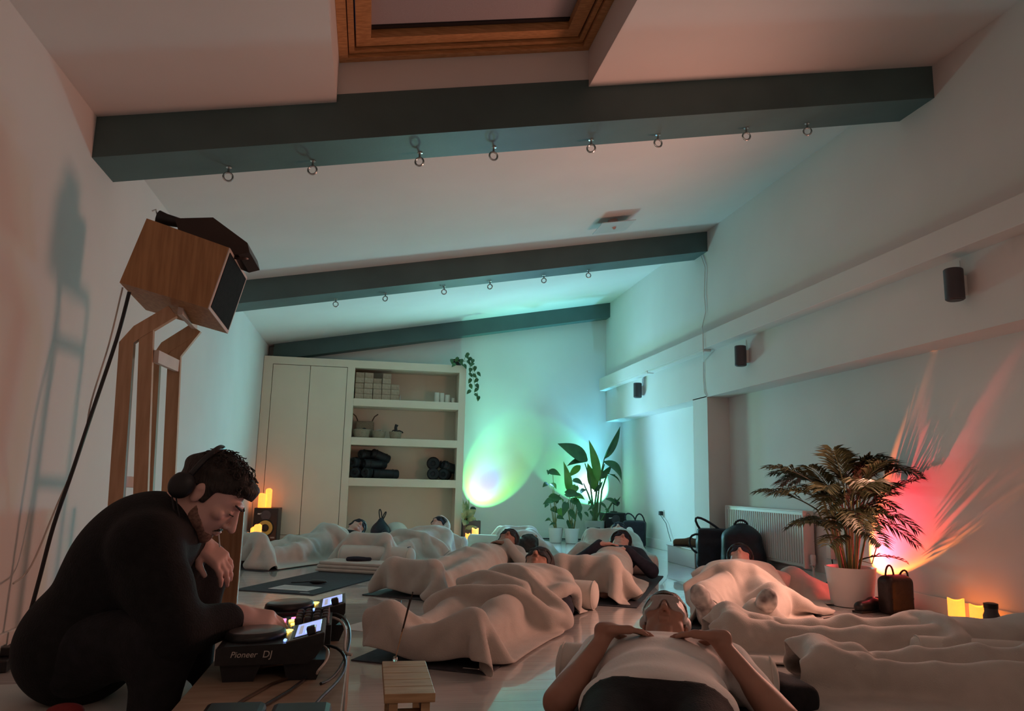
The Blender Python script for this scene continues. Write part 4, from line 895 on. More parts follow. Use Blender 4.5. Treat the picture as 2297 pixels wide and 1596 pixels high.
# ------------------------------------------------------------------ people lying on their backs
def ang(v): return np.array(v, float)
def supine(k):
    """volumes of a person lying face up; local y runs from heels (0) to crown, z up"""
    W = k.get('w', 1.0); b = k.get('belly', 0); hz = k.get('hz', .25); ft = k.get('feet', .13); kn = k.get('knee', .0); tw = k.get('toe', .045); fo = k.get('foot', 1.0)
    hy = k.get('hy', 1.62); sy = hy-.22; sz = hz-.075
    big = [ell((0, .92, .115), (.165*W, .14, .105)), ell((0, 1.07, .125+b*.3), (.150*W+b*.5, .17, .105+b)), ell((0, sy-.13, .145), (.165*W, .19, .11)), cap((-.12*W, sy-.02, sz), (.12*W, sy-.02, sz), .07*W)]
    big += [cap((0, sy, sz+.01), (0, hy-.06, hz-.03), .060, .055)]
    for s, kk in ((-1, 0), (1, 1)):
        K = kn[kk] if hasattr(kn, '__len__') else kn; F = ft[kk] if hasattr(ft, '__len__') else ft; sp = k.get('kx', .13)
        hip = (s*.09*W, .90, .11); knee = (s*(sp+K*.1), .49, .095+K); ank = (s*F, .06, .075)
        big += [cap(hip, knee, .088*W, .060), cap(knee, ank, .056, .038)]
        big += [cap((s*F, .035, .055), (s*F, .03, .075), .042, .04), cap((s*F, .04, .08), (s*(F+tw), -.01-(1-fo)*.11, .075+.13*fo), .042, .034), cap((s*(F+tw), -.01-(1-fo)*.11, .075+.13*fo), (s*(F+tw*1.2), -.0-(1-fo)*.14, .075+.16*fo), .034, .024)]
    mid, fine = [], []
    for s in (-1, 1):
        arm = k.get('arms', 'side'); arm = arm if isinstance(arm, str) else arm[0 if s < 0 else 1]
        sh = np.array((s*.185*W, sy, sz))
        if arm == 'side': el, wr, hd_, hn = (s*.27*W, sy-.27, .07), (s*.27*W, sy-.50, .06), (0, -1, 0), (0, 0, 1)
        elif arm == 'chest': el, wr, hd_, hn = (s*.33*W, sy-.22, .10), (s*.13, sy-.12, .275+b*.6), (-s*.9, .25, .02), (0, .1, 1)
        elif arm == 'belly': el, wr, hd_, hn = (s*.32*W, sy-.26, .09), (s*.12, sy-.28, .25+b), (-s*.95, -.1, .05), (0, 0, 1)
        else: el, wr, hd_, hn = arm
        el = np.array(el, float); wr = np.array(wr, float)
        big += [cap(sh, el, .052*W, .042), cap(el, wr, .042, .028)]
        p, f = hand(wr, hd_, hn, s if not isinstance(arm, str) else s, sc=1.0, curl=(.18, .16, .14)); mid += p; fine += f
    fz = k.get('flat', 1)
    if fz != 1:
        sq = lambda p: ell(p[1]*V3(1, 1, fz), p[2]*V3(1, 1, fz), p[3]) if p[0] == 'e' else cap(p[1]*V3(1, 1, fz), p[2]*V3(1, 1, fz), p[3]*(1+fz)/2, p[4]*(1+fz)/2) if p[0] == 'c' else p
        big = [sq(p) for p in big]
    hd = Head((0, hy, hz), basis(k.get('face', (0, -.62, 1)), k.get('crown', (0, 1, .6))), k.get('hs', 1.0))
    return big, mid, fine, hd
def rot_to(o, loc, d): o.location = (loc[0], loc[1], 0); o.rotation_euler = (0, 0, heading(*d))
def bolster(loc, d, lb, L=.62, r=.098, flat=.88, z=0, handle=False, tilt=0):
    """cylindrical cushion lying across direction d (its axis is perpendicular to d)"""
    t = thing('bolster', lb, 'bolster', (loc[0], loc[1], z), heading(*d), 'cream bolsters'); M = RY(pi/2).to_3x3(); S = Matrix.Diagonal((1, 1, flat)); n = 10
    prof = [(.001, L/2+.016), (r*.5, L/2+.014), (r*.86, L/2+.004), (r*.985, L/2-.012), (r, L/2-.04), (r*1.01, 0), (r, -L/2+.04), (r*.985, -L/2+.012), (r*.86, -L/2-.004), (r*.5, -L/2-.014), (.001, -L/2-.016)]
    MB().lathe(prof, 32, (0, 0, r*flat), S @ M).build('cushion', BOLS, t, True)
    for s in (-1, 1): MB().torus(r*.985, .0035, (s*(L/2-.010), 0, r*flat), S @ M, 32, 6).build('piping', BOLS, t, True)
    if handle: MB().box(L/2-.03, -.03, r*flat*1.9, L/2-.024, .03, r*flat*2.05).build('tab', DARKM, t)
    return t
def bol_prim(hy, r=.098, flat=.88, L=.62, x=0): return [rbx((x, hy-.02, r*flat), (L/2, r, r*flat), .07)]
def yoga_mat(loc, d, lb, L=1.83, W=.62, y0=-.17):
    t = thing('yoga_mat', lb, 'yoga mat', (loc[0], loc[1], 0), heading(*d), 'charcoal yoga mats')
    MB().box(-W/2, y0, .0005, W/2, y0+L, .006, bev=.002).build('mat_sheet', MATM, t); MB().box(W/2-.13, y0+.05, .006, W/2-.06, y0+.062, .0064).build('mat_mark', PAPER, t)
    return t
def lying(lb, head_px, d, k, blanket=None, skin=SKIN, cloth=NAVY, shirt=None, mat_lb=None, mat_off=(0, 0), bol_lb=None, hair=HAIR, mask=NAVY, h=.008, bl_lb=None, seed=1, sock=None, bolx=0, hairk=None, boly=0, bolL=.62):
    d = np.array(d, float)/np.linalg.norm(d); hz = k.get('hz', .25); hy = k.get('hy', 1.62)
    w_ = at(head_px[0], head_px[1], Z=hz); o = w_[:2]-d*hy
    t = thing('person', lb, 'person'); rot_to(t, o, d)
    big, mid, fine, hd = supine(k)
    body_mesh('body', big, hd.skull()+mid, hd.features()+fine, hd.cuts(), h, skin, t)
    # clothes: trousers to the ankles, top to the wrists
    nb = 5; legs = [p for p in big if p[0] == 'c' and p[1][1] < .95 and p[2][1] < .95]
    tr = [ell(big[0][1], big[0][2]+(.026 if k.get('hem') else .006))]+[cap(p[1], p[2], p[3]+.009, p[4]+.009) for p in legs if p[1][1] > .3 or p[2][1] > .3 or p[1][1] > .055 and p[2][1] > .055]
    hem = k.get('hem'); soft('trousers', tr, .012, cloth, t, k=.04, clip=(lambda x, y, z: y-hem+0*x+0*z) if hem else None)
    if k.get('toponly', 1):
        arms = [p for p in big if p[0] == 'c' and abs(p[1][0]) > .17*k.get('w', 1) and p[1][1] > .98]
        top = [ell(p[1], p[2]+.008) for p in big[1:3]]+[cap(big[3][1], big[3][2], big[3][3]+.008)]+[cap(p[1], p[2]-(p[2]-p[1])*.0, p[3]+.009, p[4]+.009) for p in (arms if k.get('sleeves', 1) else arms[::2])]
        if hem: top = [ell(p[1], p[2]+.010) if p[0] == 'e' else p for p in top]+[ell(big[0][1], big[0][2]+.034)]
        soft('top', top, .010, shirt or cloth, t, k=.035, noise=(.004, 40, seed), clip=(lambda x, y, z: hem-.015-y+0*x+0*z) if hem else None)
    if sock is not None:
        ft = [p for p in big if p[0] == 'c' and max(p[1][1], p[2][1]) < .05]
        for s in (-1, 1): soft('sock', [cap(p[1], p[2], p[3]+.010, p[4]+.010) for p in ft if p[1][0]*s > 0]+[cap((s*k.get('feet', .13) if not hasattr(k.get('feet', .13), '__len__') else s*k['feet'][0 if s < 0 else 1], .05, .075), (s*(k.get('feet', .13) if not hasattr(k.get('feet', .13), '__len__') else k['feet'][0 if s < 0 else 1]), .13, .078), .050, .052)], .008, sock, t, k=.045)
    if hair: hair_on(t, hd, hair, **(hairk or {}))
    if mask: mask_on(t, hd, mask)
    if mat_lb:
        mo = o+d*mat_off[1]+np.array((d[1], -d[0]))*mat_off[0]; yoga_mat(mo, d, mat_lb)
    if bol_lb: bolster(o+d*(hy+boly)+np.array((d[1], -d[0]))*bolx, d, bol_lb, L=bolL)
    if blanket:
        g = blanket; pr = [p for p in big if not (p[0] == 'c' and p[3] == .060)]+([] if not bol_lb else bol_prim(hy+.02, x=bolx))
        lo = (-.95, -.45, -.02); hi = (.95, 1.75, .75)
        feet = [cap(p[1], p[2], max(p[3], .046), max(p[4], .046)) for p in big if p[0] == 'c' and max(p[1][1], p[2][1]) < .05]
        fld = Field(pr, .02, lo=np.array(lo), hi=np.array(hi)).add(pr+feet+[cap(p[1], p[1]+p[3][1]*.12, .055, .042) for p in mid if p[0] == 'b' and len(p) == 5 and p[1][1] < 1.4]+list(g.get('extra', ())), .04, .14)
        P0 = grid(g['x'][0], g['x'][1], g['y'][0], g['y'][1], g.get('z', .42), g.get('sp', .022), g.get('skew', 0))
        tp = g.get('taper', 0)
        if tp: P0[..., 0] *= 1-tp*np.clip(1-(P0[..., 1]+.25)/.75, 0, 1)
        if 'warp' in g: P0 = g['warp'](P0)
        b = drape('blanket', CREAM, P0, fld, seed=seed, slack=g.get('slack', 1.2), jitter=g.get('jit', .05), tent=g.get('tent', 3.5), steps=g.get('steps', 105), mu=g.get('mu', .9))
        rot_to(b, o, d); tag(b, bl_lb, 'blanket', 'cream fleece blankets')
    return t, o, d, hd
D0 = (.47, .88)
PINKSK = mat('light skin', (.66, .40, .33), .55, var=.08, scale=14, sss=.12)
GREYM = mat('charcoal mask', (.03, .035, .04), .7, var=.2, scale=30)
BEIGE = mat('beige jersey', (.50, .45, .40), .9, var=.05, scale=10, bump=.2, bscale=140)
SOCKM = mat('patterned sock', (.74, .71, .66), .9, col2=(.13, .11, .11), scale=16)
lying('person in a dark eye mask under a blanket nearest the wooden stool', (1208, 1268), (.478, .878), dict(arms='side', feet=.135, hz=.25, w=1.08, belly=.03, hs=1.03, foot=.58), dict(x=(-.24, .36), y=(-.14, 1.47), slack=1.29, jit=.08), SKIN2, NAVY, None, 'charcoal mat under the sleeper nearest the wooden stool', (0, 0), 'cream bolster under the head nearest the wooden stool', HAIR, GREYM, bl_lb='cream blanket over upright feet beside the wooden stool', seed=3, bolx=.06)
lying('person in a dark mask with one hand on the chest, middle row', (1140, 1215), (.54, .84), dict(arms=('side', 'chest'), feet=.10, hz=.26, w=1.0, foot=.7, face=(.3, -.6, 1)), dict(x=(-.27, .33), y=(-.16, 1.10), slack=1.27, jit=.08), SKIN2, NAVY, BEIGE, 'charcoal mat under the hand-on-chest sleeper', (0, 0), 'cream bolster under the hand-on-chest sleeper', HAIR, GREYM, bl_lb='cream blanket bunched at the feet in the middle row', seed=5)
lying('person with crossed dark sleeves and a dark eye mask, middle row', (1392, 1220), (.45, .89), dict(arms=((-.33, 1.14, .12), (-.10, 1.24, .27), (.95, .15, .0), (0, .1, 1)) and ('chest', 'belly'), feet=.12, hz=.26, w=1.0, face=(.35, -.6, 1)), dict(x=(-.29, .36), y=(-.17, .98), slack=1.26, jit=.08), PINKSK, NAVY, None, 'charcoal mat under the sleeper with crossed sleeves', (.06, -.05), 'cream bolster under the sleeper with crossed sleeves', HAIR, NAVY, bl_lb='cream blanket below the crossed dark sleeves', seed=8, hairk=dict(thick=.022))
lying('person with a reddish lit face and dark mask before the radiator', (1660, 1256), (.46, .89), dict(arms='side', feet=(.16, .10), hz=.25, hy=1.50, w=.98, kx=.2, foot=.8), dict(x=(-.34, .46), y=(.15, 1.42), skew=.06, slack=1.28, jit=.08, warp=lambda P: np.stack([P[..., 0], P[..., 1]-(1-(P[..., 1]-.15)/1.27)*np.clip(P[..., 0]+.10, 0, .22)*1.9, P[..., 2]], -1)), PINKSK, TROU, None, 'charcoal mat under the sleeper before the radiator', (.05, .12), 'cream bolster behind the shoulders before the radiator', HAIR, NAVY, bl_lb='cream blanket over the sleeper before the radiator', seed=12, sock=SOCKM, hairk=dict(thick=.02))
lying('person in a black top lying beside the floor candles', (800, 1187), (.56, .83), dict(arms=('side', 'belly'), feet=.10, hz=.25, w=1.0, face=(.8, -.2, .8), crown=(-.3, 1, .2)), dict(x=(-.27, .38), y=(-.17, 1.24), slack=1.26, jit=.07), PINKSK, TROU, KNIT, 'charcoal mat under the sleeper beside the candles', (.05, 0), 'cream bolster under the head beside the drawstring bag', HAIR, NAVY, bl_lb='cream blanket over the sleeper beside the candles', seed=14)
t3, o3, d3, h3 = lying('person wrapped up to the chin by the cupboard shelves', (985, 1182), (.46, .88), dict(arms='side', feet=.10, hz=.27, w=1.0, face=(-.2, -.5, .8)), dict(x=(-.30, .38), y=(-.2, 1.50), slack=1.28, jit=.07), PINKSK, NAVY, None, 'charcoal mat under the sleeper by the shelves', (0, 0), 'cream bolster next to the lit candle at the cupboard', HAIR, NAVY, bl_lb='cream blanket wrapping the sleeper by the shelves', seed=17)
f = Field(h3.skull(), .008, .08).add(h3.skull(), .018); f.F -= .026; f.noise(.006, 40, 3); f.clip(lambda x, y, z: np.minimum(h3.local(x, y, z)[1]-.02, .07-h3.local(x, y, z)[2]+0*x)); link('hood', f.mesh('hood', 1), CREAM, t3, 'full')
lying('person with raised knees under a blanket by the far monitor', (1388, 1194), (.42, .9), dict(arms='side', feet=.10, hz=.24, w=1.0, knee=.16, kx=.12, foot=.6), dict(x=(-.42, .46), y=(-.18, 1.46)), PINKSK, NAVY, None, 'charcoal mat under the sleeper by the far monitor', (0, 0), None, HAIR, NAVY, bl_lb='cream blanket over raised knees by the far monitor', seed=21)
lying('person lying head-first towards us with dark curly hair, back row', (1184, 1222), (-.10, -.99), dict(arms='side', feet=.10, hz=.16, w=1.0, knee=.10, foot=.6, face=(-.7, .1, .7), crown=(0, 1, .1)), dict(x=(-.40, .40), y=(-.15, 1.42)), SKIN2, NAVY, None, 'charcoal mat under the sleeper with curly hair', (0, 0), None, HAIR, None, bl_lb='cream blanket over the sleeper with curly hair', seed=23, hairk=dict(thick=.03, noise=(.016, 90, 2), line=.03))
q = at(1115, 1232, Z=0); bolster((1.40, 8.80), (.47, .88), 'cream bolster standing beyond the curly-haired sleeper', L=.5)
lying('person under a blanket with feet towards the room, by the lit wall candles', (2330, 1440), (.92, -.39), dict(arms='side', feet=.09, foot=.35, hz=.2, hy=1.60, w=1.02, belly=.03), dict(x=(-.42, .42), y=(-.25, 1.52)), PINKSK, NAVY, None, None, (0, 0), None, HAIR, None, bl_lb='long cream blanket stretching in front of the palm', seed=27) if 0 else None
def far_lying(lb, o, d, k, bk, bl_lb, seed, mat_lb=None):
    d = np.array(d, float)/np.linalg.norm(d); hy = k.get('hy', 1.62); hz = k.get('hz', .25); p = np.array((o[0], o[1]))+d*hy
    q = np.array((p[0], p[1], hz))-CAM; px = 1148.5+FPX*(q @ _R2)/(q @ _fw); py = 798-FPX*(q @ _U2)/(q @ _fw)
    return lying(lb, (px, py), d, k, bk, PINKSK, NAVY, None, mat_lb, (0, 0), None, HAIR, None, bl_lb=bl_lb, seed=seed)
far_lying('person fully under a blanket in front of the palm pot', (1.86, 3.60), (.93, -.37), dict(arms='side', feet=.07, foot=.45, hz=.16, w=1.0, belly=.0, flat=.72), dict(x=(-.36, .42), y=(-.16, 1.5), slack=1.12, jit=.03), 'long cream blanket stretching in front of the palm pot', 27, 'charcoal mat under the long blanket before the palm')
far_lying('person under the blanket nearest the bottom right corner', (1.86, 2.83), (.93, -.37), dict(arms='side', feet=.06, foot=.35, hz=.15, w=.9, belly=-.02, flat=.85), dict(x=(-.34, .46), y=(-.14, 1.5), slack=1.14), 'cream blanket over feet in the nearest right corner', 31)
bolster((2.72, 2.98), (.37, .93), 'cream bolster lying between the two right-hand blankets', L=.7, r=.08)
# the man in the foreground, hands on his chest
A = lambda s: ((s*(.365 if s > 0 else .315), 1.03, .085), (s*.195, 1.26, .266), (-s*.95, .20, .02), (0, .2, 1))
tm, om, dm, hm = lying('person in white T-shirt and pale eye mask with both hands on the chest', (1492, 1396), (.40, .917), dict(arms=(A(-1), A(1)), feet=.16, hz=.245, w=1.22, belly=.015, flat=.92, hs=1.05, hem=.86, sleeves=0, face=(0, -.85, 1)), None, SKIN2, TROU, WHITEF, 'charcoal mat under the person with hands on the chest', (0, 0), 'cream bolster under the shoulders of the person in white', HAIRB, GREYF, h=.0055, seed=4, hairk=dict(thick=.008, low=-.05), boly=-.15, bolL=.76)
# ================================================================== THE MAN AT THE DECKS
def J(px, py, Y): return at(px, py, Y=Y)
dj0 = np.array((J(150, 1500, 2.46)[0], 2.46, 0.0))
t = thing('person', 'person in a black jumper and headphones crouching over the decks', 'person', tuple(dj0)); DJ = t
def q_(px, py, Y): return J(px, py, Y)-dj0
pel = q_(188, 1446, 2.46); bel = q_(228, 1380, 2.46); che = q_(292, 1262, 2.46); upc = q_(345, 1205, 2.46); nek = q_(392, 1158, 2.46)
shn, shf = q_(330, 1232, 2.27), q_(372, 1205, 2.66)
eln, wrn = q_(388, 1420, 2.20), q_(534, 1384, 2.36)
elf, wrf = q_(395, 1310, 2.74), q_(446, 1218, 2.60)
hdc = q_(472, 1110, 2.46)
spine = (che-pel)/np.linalg.norm(che-pel); back = np.array((-spine[2], 0, spine[0]))
RS = np.stack([np.array((0., 1, 0)), spine, np.cross((0., 1, 0), spine)])
tors = [ell(pel, (.175, .135, .135), RS), ell(bel, (.165, .16, .135), RS), ell(che, (.185, .18, .138), RS), ell(upc, (.19, .10, .10), RS)]
neckp = [cap(upc, nek, .072, .064), cap(nek, hdc-np.array((.02, 0, .02)), .062, .058)]
armn = [cap(shn, eln, .066, .052), cap(eln, wrn, .048, .031)]
armf = [cap(shf, elf, .062, .048), cap(elf, wrf, .046, .030)]
hipn, hipf = pel+V3(.03, -.10, .01), pel+V3(.03, .10, .01)
knn, knf = q_(372, 1430, 2.22), q_(452, 1272, 2.80)
ftn = np.array((knn[0]-.02, knn[1]-.01, .08)); ftf = np.array((knf[0]-.0, knf[1]+.03, .08))
legs = [cap(hipn, knn, .095, .068), cap(knn, ftn, .062, .042), cap(hipf, knf, .095, .068), cap(knf, ftf, .062, .042)]
feet = [cap(ftn+V3(0, 0, -.03), ftn+V3(.16, 0, -.045), .042, .034), cap(ftf+V3(0, 0, -.03), ftf+V3(.16, 0, -.045), .042, .034)]
pn, fn_ = hand(wrn, (1, .06, -.16), (-.2, -.45, 1), -1, fcurl=[(.55, .35, .2), (.65, .5, .3), (.75, .6, .4), (.8, .6, .4)], sc=1.02)
pf, ff = hand(wrf, (.66, -.02, -.50), (.55, -.55, .6), 1, curl=(.45, .35, .25), sc=1.0)
HD = Head(hdc, basis((cos(radians(41)), -.06, -sin(radians(41))), (sin(radians(41)), 0, cos(radians(41)))), 1.04)
body_mesh('body', tors+neckp+armn+armf+legs+feet, HD.skull()+pn+pf, HD.features()+fn_+ff, HD.cuts(), .0045, mat('pink lit skin', (.76, .47, .40), .55, var=.06, scale=14, sss=.1), t, kb=.04)
inf = lambda L, e: [ell(p[1], p[2]+e, p[3]) if p[0] == 'e' else cap(p[1], p[2], p[3]+e, p[4]+e) for p in L]
# jumper: torso and both sleeves, ending at the collar and cuffs
cut = lambda a, b, f_: a+(b-a)*f_
slv = [cap(shn, eln, .080, .070), cap(eln, cut(eln, wrn, .80), .068, .050), cap(shf, elf, .076, .062), cap(elf, cut(elf, wrf, .93), .060, .042)]
jum = inf(tors, .020)+slv+[cap(shn, shf, .085), cap(upc, cut(upc, nek, .55), .094, .082), cap(cut(shn, eln, .5), cut(che, bel, .3)+V3(.02, -.05, 0), .075, .09), ell(cut(pel, bel, .2)+V3(-.02, 0, -.01), (.20, .15, .15), RS)]
f = Field(jum, .009).add(jum, .05).noise(.006, 26, 4); link('jumper', f.mesh('jumper', 1), KNIT, t, 'full')
soft('trousers', inf(legs, .014)+[ell(pel, (.19, .15, .145), RS)], .011, TROU, t, k=.05, noise=(.006, 24, 6))
soft('shoe', inf(feet[:1], .008), .010, BLACK, t); soft('shoe', inf(feet[1:], .008), .010, BLACK, t)
R_ = basis(nek-upc, (0, 1, 0)); MB().torus(.071, .012, tuple(cut(upc, nek, .66)), Matrix(np.stack([R_[:, 0], R_[:, 2], -R_[:, 1]], 1).tolist()), 28, 8).build('white_collar', WHITEF, t, True)
# hair: shell plus loose curls on top
hs = lambda v, r: HD.e(v, r)
hair_on(t, HD, HAIR, h=.005, thick=.006, line=.056, low=-.055, noise=(.012, 95, 5), extra=[hs((0, .045, .086), (.052, .05, .024)), hs((.0, .080, .074), (.040, .018, .016))])
mb = MB(); rs = random.Random(5)
for i in range(170):
    a, b = rs.uniform(-1.0, 1.0), rs.uniform(-.9, 1.0); n_ = np.array((sin(a)*.9, sin(b), cos(a)*cos(b)*1.0)); n_ /= np.linalg.norm(n_)
    c = np.array((0, -.005, .035)); p = c+n_*np.array((.078, .098, .086)); P = []; ph = rs.uniform(0, 6.3); L = rs.uniform(.010, .026); tx = np.cross(n_, (0, 1, .3)); tx /= np.linalg.norm(tx); ty = np.cross(n_, tx)
    for j in range(9):
        s = j/8; P.append(tuple(HD.p(*(p+n_*L*s*.8+(tx*cos(ph+s*7)+ty*sin(ph+s*7))*.008*(.3+s)))))
    mb.tube(P, .0017, 4)
o = mb.build('curls', HAIR, t, True); o['kind'] = 'stuff'
# short beard along the jaw
f = Field(HD.skull()+HD.features()+neckp[1:], .005).add(HD.skull(), .018).add(HD.features(), .007); f.F -= .003; f.noise(.0015, 160, 2)
bb = np.array([-.03, -.008, .004, .025, .05, .07, .12]); bc = np.array([-.2, -.2, -.030, -.046, -.058, -.0755, -.078])
f.clip(lambda x, y, z: np.maximum(HD.local(x, y, z)[2]-np.interp(HD.local(x, y, z)[1], bb, bc), -.2-HD.local(x, y, z)[2]))
soft('moustache', [HD.k((-.018, .094, -.052), (.018, .094, -.052), .0035), HD.k((-.018, .094, -.052), (-.027, .084, -.064), .0035, .002), HD.k((.018, .094, -.052), (.027, .084, -.064), .0035, .002)], .003, HAIR, t, k=.004)
for g in (-1, 1): soft('eyelash', [HD.k((g*.018, .0955, .0015), (g*.046, .0875, .0025), .0024, .0018)], .002, HAIR, t, k=.002)
link('beard', f.mesh('beard', 1), mat('stubble', (.24, .135, .10), .8, var=.3, scale=120), t, 'full')
for g in (-1, 1): soft('eyebrow', [HD.k((g*.014, .101, .028), (g*.050, .084, .032), .0045, .003)], .003, HAIR, t)
# over-ear headphones pushed behind the ears
hp = MB(); P = [HD.p(.088*cos(a), -.062-.012*sin(a), .018+.098*sin(a)) for a in np.linspace(-.15, pi+.15, 22)]
hp.tube([tuple(p) for p in P], .009, 8); HPO = hp.build('headphone_band', BLACK, t, True)
for g in (-1, 1): soft('ear_cup', [HD.e((g*.094, -.058, -.020), (.017, .036, .040)), HD.e((g*.080, -.056, -.018), (.014, .030, .033))], .005, BLACK, t, k=.01)
c0 = HD.p(-.085, -.05, -.05)*0+HD.p(.09, -.06, -.055); MB().tube([tuple(p) for p in (c0, q_(397, 1195, 2.33), q_(395, 1240, 2.26), q_(393, 1290, 2.22), q_(392, 1330, 2.22))], .0028, 6).build('headphone_cord', BLACK, t, True)
MB().tube([tuple(p) for p in (c0+V3(.01, 0, 0), q_(405, 1180, 2.33), q_(399, 1200, 2.33))], .0022, 6).build('headphone_cord', BLACK, t, True)
mo = HD.p(0, .098, -.062); tag(MB().tube([tuple(mo+dj0), tuple(J(493, 1228, 2.46))], .0022, 6).build('paper_stick', PAPER, None, True), 'thin white stick held between the lips of the person at the decks', 'stick')
# cushion he sits on
sz = (pel+dj0)[2]-.15
t = thing('floor_cushion', 'cream cushion with a red mark under the person at the decks', 'cushion', (dj0[0]-.02, 2.40, 0), .1)
soft('cushion_body', [rbx((-.05, 0, sz*.5), (.40, .30, sz*.5), min(.10, sz*.45)), rbx((-.12, -.02, sz*.45), (.46, .30, sz*.45), min(.09, sz*.4))], .014, BOLS, t, k=.05, noise=(.006, 12, 3))
q = J(118, 1590, 2.14); soft('red_mark', [ell((q[0]-dj0[0]+.02, q[1]-2.40, q[2]-.012), (.045, .03, .02))], .006, mat('dark red patch', (.20, .02, .02), .8), t)
# ================================================================== DECKS ON A LOW PLYWOOD TABLE
TX0, TX1, TY0, TY1, TZ = J(425, 1560, 2.1)[0], J(772, 1560, 2.1)[0], 1.62, 2.86, .24
t = thing('plywood_table', 'low plywood box table carrying the decks', 'table', (0, 0, 0))
MB().box(TX0, TY0, TZ-.018, TX1, TY1, TZ, bev=.003).build('table_top', PLYT, t)
MB().box(TX0, TY0, 0, TX0+.018, TY1, TZ-.018).build('side_panel', PLYT, t); MB().box(TX1-.018, TY0, 0, TX1, TY1, TZ-.018).build('side_panel', PLYT, t)
MB().box(TX0+.018, TY1-.018, 0, TX1-.018, TY1, TZ-.018).build('back_panel', PLYT, t); MB().box(TX0+.018, TY0, 0, TX1-.018, TY0+.018, TZ-.018).build('front_panel', PLYT, t)
WIREW = mat('pale lead', (.55, .50, .45), .5)
DECK = mat('deck black', (.016, .016, .017), .38, var=.2, scale=40); DTOP = mat('deck top plate', (.10, .085, .08), .35, var=.1, scale=60); SCR = mat('lit deck screen', (.1, .1, .3), .2, col2=(.02, .05, .2), scale=70, emit=(.40, .50, 1.0), es=.42)
YEL = mat('yellow cue light', (1, .8, .2), .4, var=0, emit=(1.0, .62, .08), es=2.2); REDL = mat('red pad light', (1, .2, .3), .4, var=0, emit=(1.0, .10, .22), es=2); BLUL = mat('blue dot light', (.3, .4, 1), .4, var=0, emit=(.25, .4, 1.0), es=1); SILV = mat('silver trim', (.5, .47, .44), .35, metal=.8, var=.05)
def text(parent, s, size, M, m, nm='lettering', shear=0):
    c = bpy.data.curves.new(nm, 'FONT'); c.body = s; c.size = size; c.extrude = .0004; c.shear = shear; c.align_x = 'LEFT'
    o = bpy.data.objects.new(nm, c); COL.objects.link(o); dg = bpy.context.evaluated_depsgraph_get(); me = bpy.data.meshes.new_from_object(o.evaluated_get(dg)); bpy.data.objects.remove(o); me.transform(M)
    me.materials.clear(); g = link(nm, me, m, parent); g['kind'] = 'stuff'; return g
DL = .268
def player(y, lb, rz, x0, named):
    """media player seen from its side: local x from jog wheel (0) to screen (DL), y width"""
    t = thing('media_player', lb, 'media player', (x0, y, TZ), rz); w_ = .225
    side = [(0, .045), (.0, .084), (.02, .090), (.172, .096), (DL, .120), (DL, .090), (DL-.02, .06), (DL-.04, .045)]
    MB().prism([(a, b) for a, b in side], 0, -w_, RX(pi/2)).build('casing', DECK, t)
    for xx in (.02, DL-.09): MB().prism([(xx, 0), (xx+.075, 0), (xx+.095, .05), (xx-.012, .05)], -.02, -w_+.02, RX(pi/2)).build('foot', BLACK, t)
    sl = math.atan2(.006, .15); M1 = TR(.086, w_/2, .092) @ RY(-sl)
    MB().lathe([(.079, 0), (.081, .005), (.078, .015), (.074, .018), (.072, .019), (.001, .0195)], 40, (0, 0, 0), None).build('jog_wheel', DECK, t, True).matrix_local = M1
    MB().lathe([(.070, .0198), (.068, .0208), (.001, .021)], 36).build('jog_plate', mat('jog plate', (.20, .15, .14), .3, metal=.5, var=.05) if 'jog plate' not in MATS else MATS['jog plate'], t, True).matrix_local = M1
    s2 = math.atan2(.024, DL-.172); M2 = TR(.172, 0, .096) @ RY(-s2)
    def on2(mb, nm, m, sm=False): o = mb.build(nm, m, t, sm); o.matrix_local = M2; return o
    on2(MB().box(.0, .004, .0, .098, w_-.004, .003), 'top_plate', DTOP); on2(MB().box(.008, .004, .003, .011, w_-.004, .0048), 'silver_strip', SILV)
    scn = on2(MB().box(.022, .030, .003, .088, w_-.030, .006, bev=.001), 'screen', SCR); on2(MB().box(.017, .024, .003, .093, w_-.024, .0045), 'screen_bezel', DECK)
    for i in range(3): MB().box(.030+i*.018, .045, .006, .040+i*.018, w_-.06-i*.02, .0062).build('screen_graphic', BLUL if i == 1 else mat('pale graphic %d' % i, (.6, .65, .8), .4, var=0, emit=(.5, .5, .6), es=.25) if 'pale graphic %d' % i not in MATS else MATS['pale graphic %d' % i], scn)
    on2(MB().box(.055, .006, .003, .078, .032, .024, bev=.004), 'usb_stick', BLACK)
    MB().lathe([(.013, 0), (.013, .005), (.010, .007)], 14, (0, 0, 0)).build('cue_light', YEL, t, True).matrix_local = TR(.170, w_*.66, .0965)
    MB().ball((.168, .03, .098), .005).build('status_light', BLUL, t, True)
    MB().tube([(.155, .19, .097), (.165, .18, .102), (.17, .165, .099)], .003, 6).build('lever', STEEL, t, True)
    if named:
        L1 = RX(pi/2); text(t, 'Pioneer', .021, TR(.036, -.0006, .064) @ L1, WIREW, shear=.25); text(t, 'DJ', .024, TR(.115, -.0006, .063) @ L1, WIREW, shear=.15)
    return t
XA0 = J(480, 1480, 2.12)[0]; RZD = .03
player(2.13, 'media player nearest the camera with a bright blue screen', RZD, XA0, True)
player(2.62, 'media player on the far side of the mixer with a smaller lit screen', RZD, XA0+.04, False)
t = thing('dj_mixer', 'small black mixer with red and yellow pads between the players', 'mixer', (XA0+.075, 2.375, TZ), RZD); w_ = .225
MB().prism([(0, .03), (0, .080), (.20, .098), (.20, .03)], 0, -w_, RX(pi/2)).build('casing', DECK, t); MB().prism([(.02, 0), (.18, 0), (.18, .03), (.02, .03)], -.02, -w_+.02, RX(pi/2)).build('foot', BLACK, t)
sl = math.atan2(.018, .20)
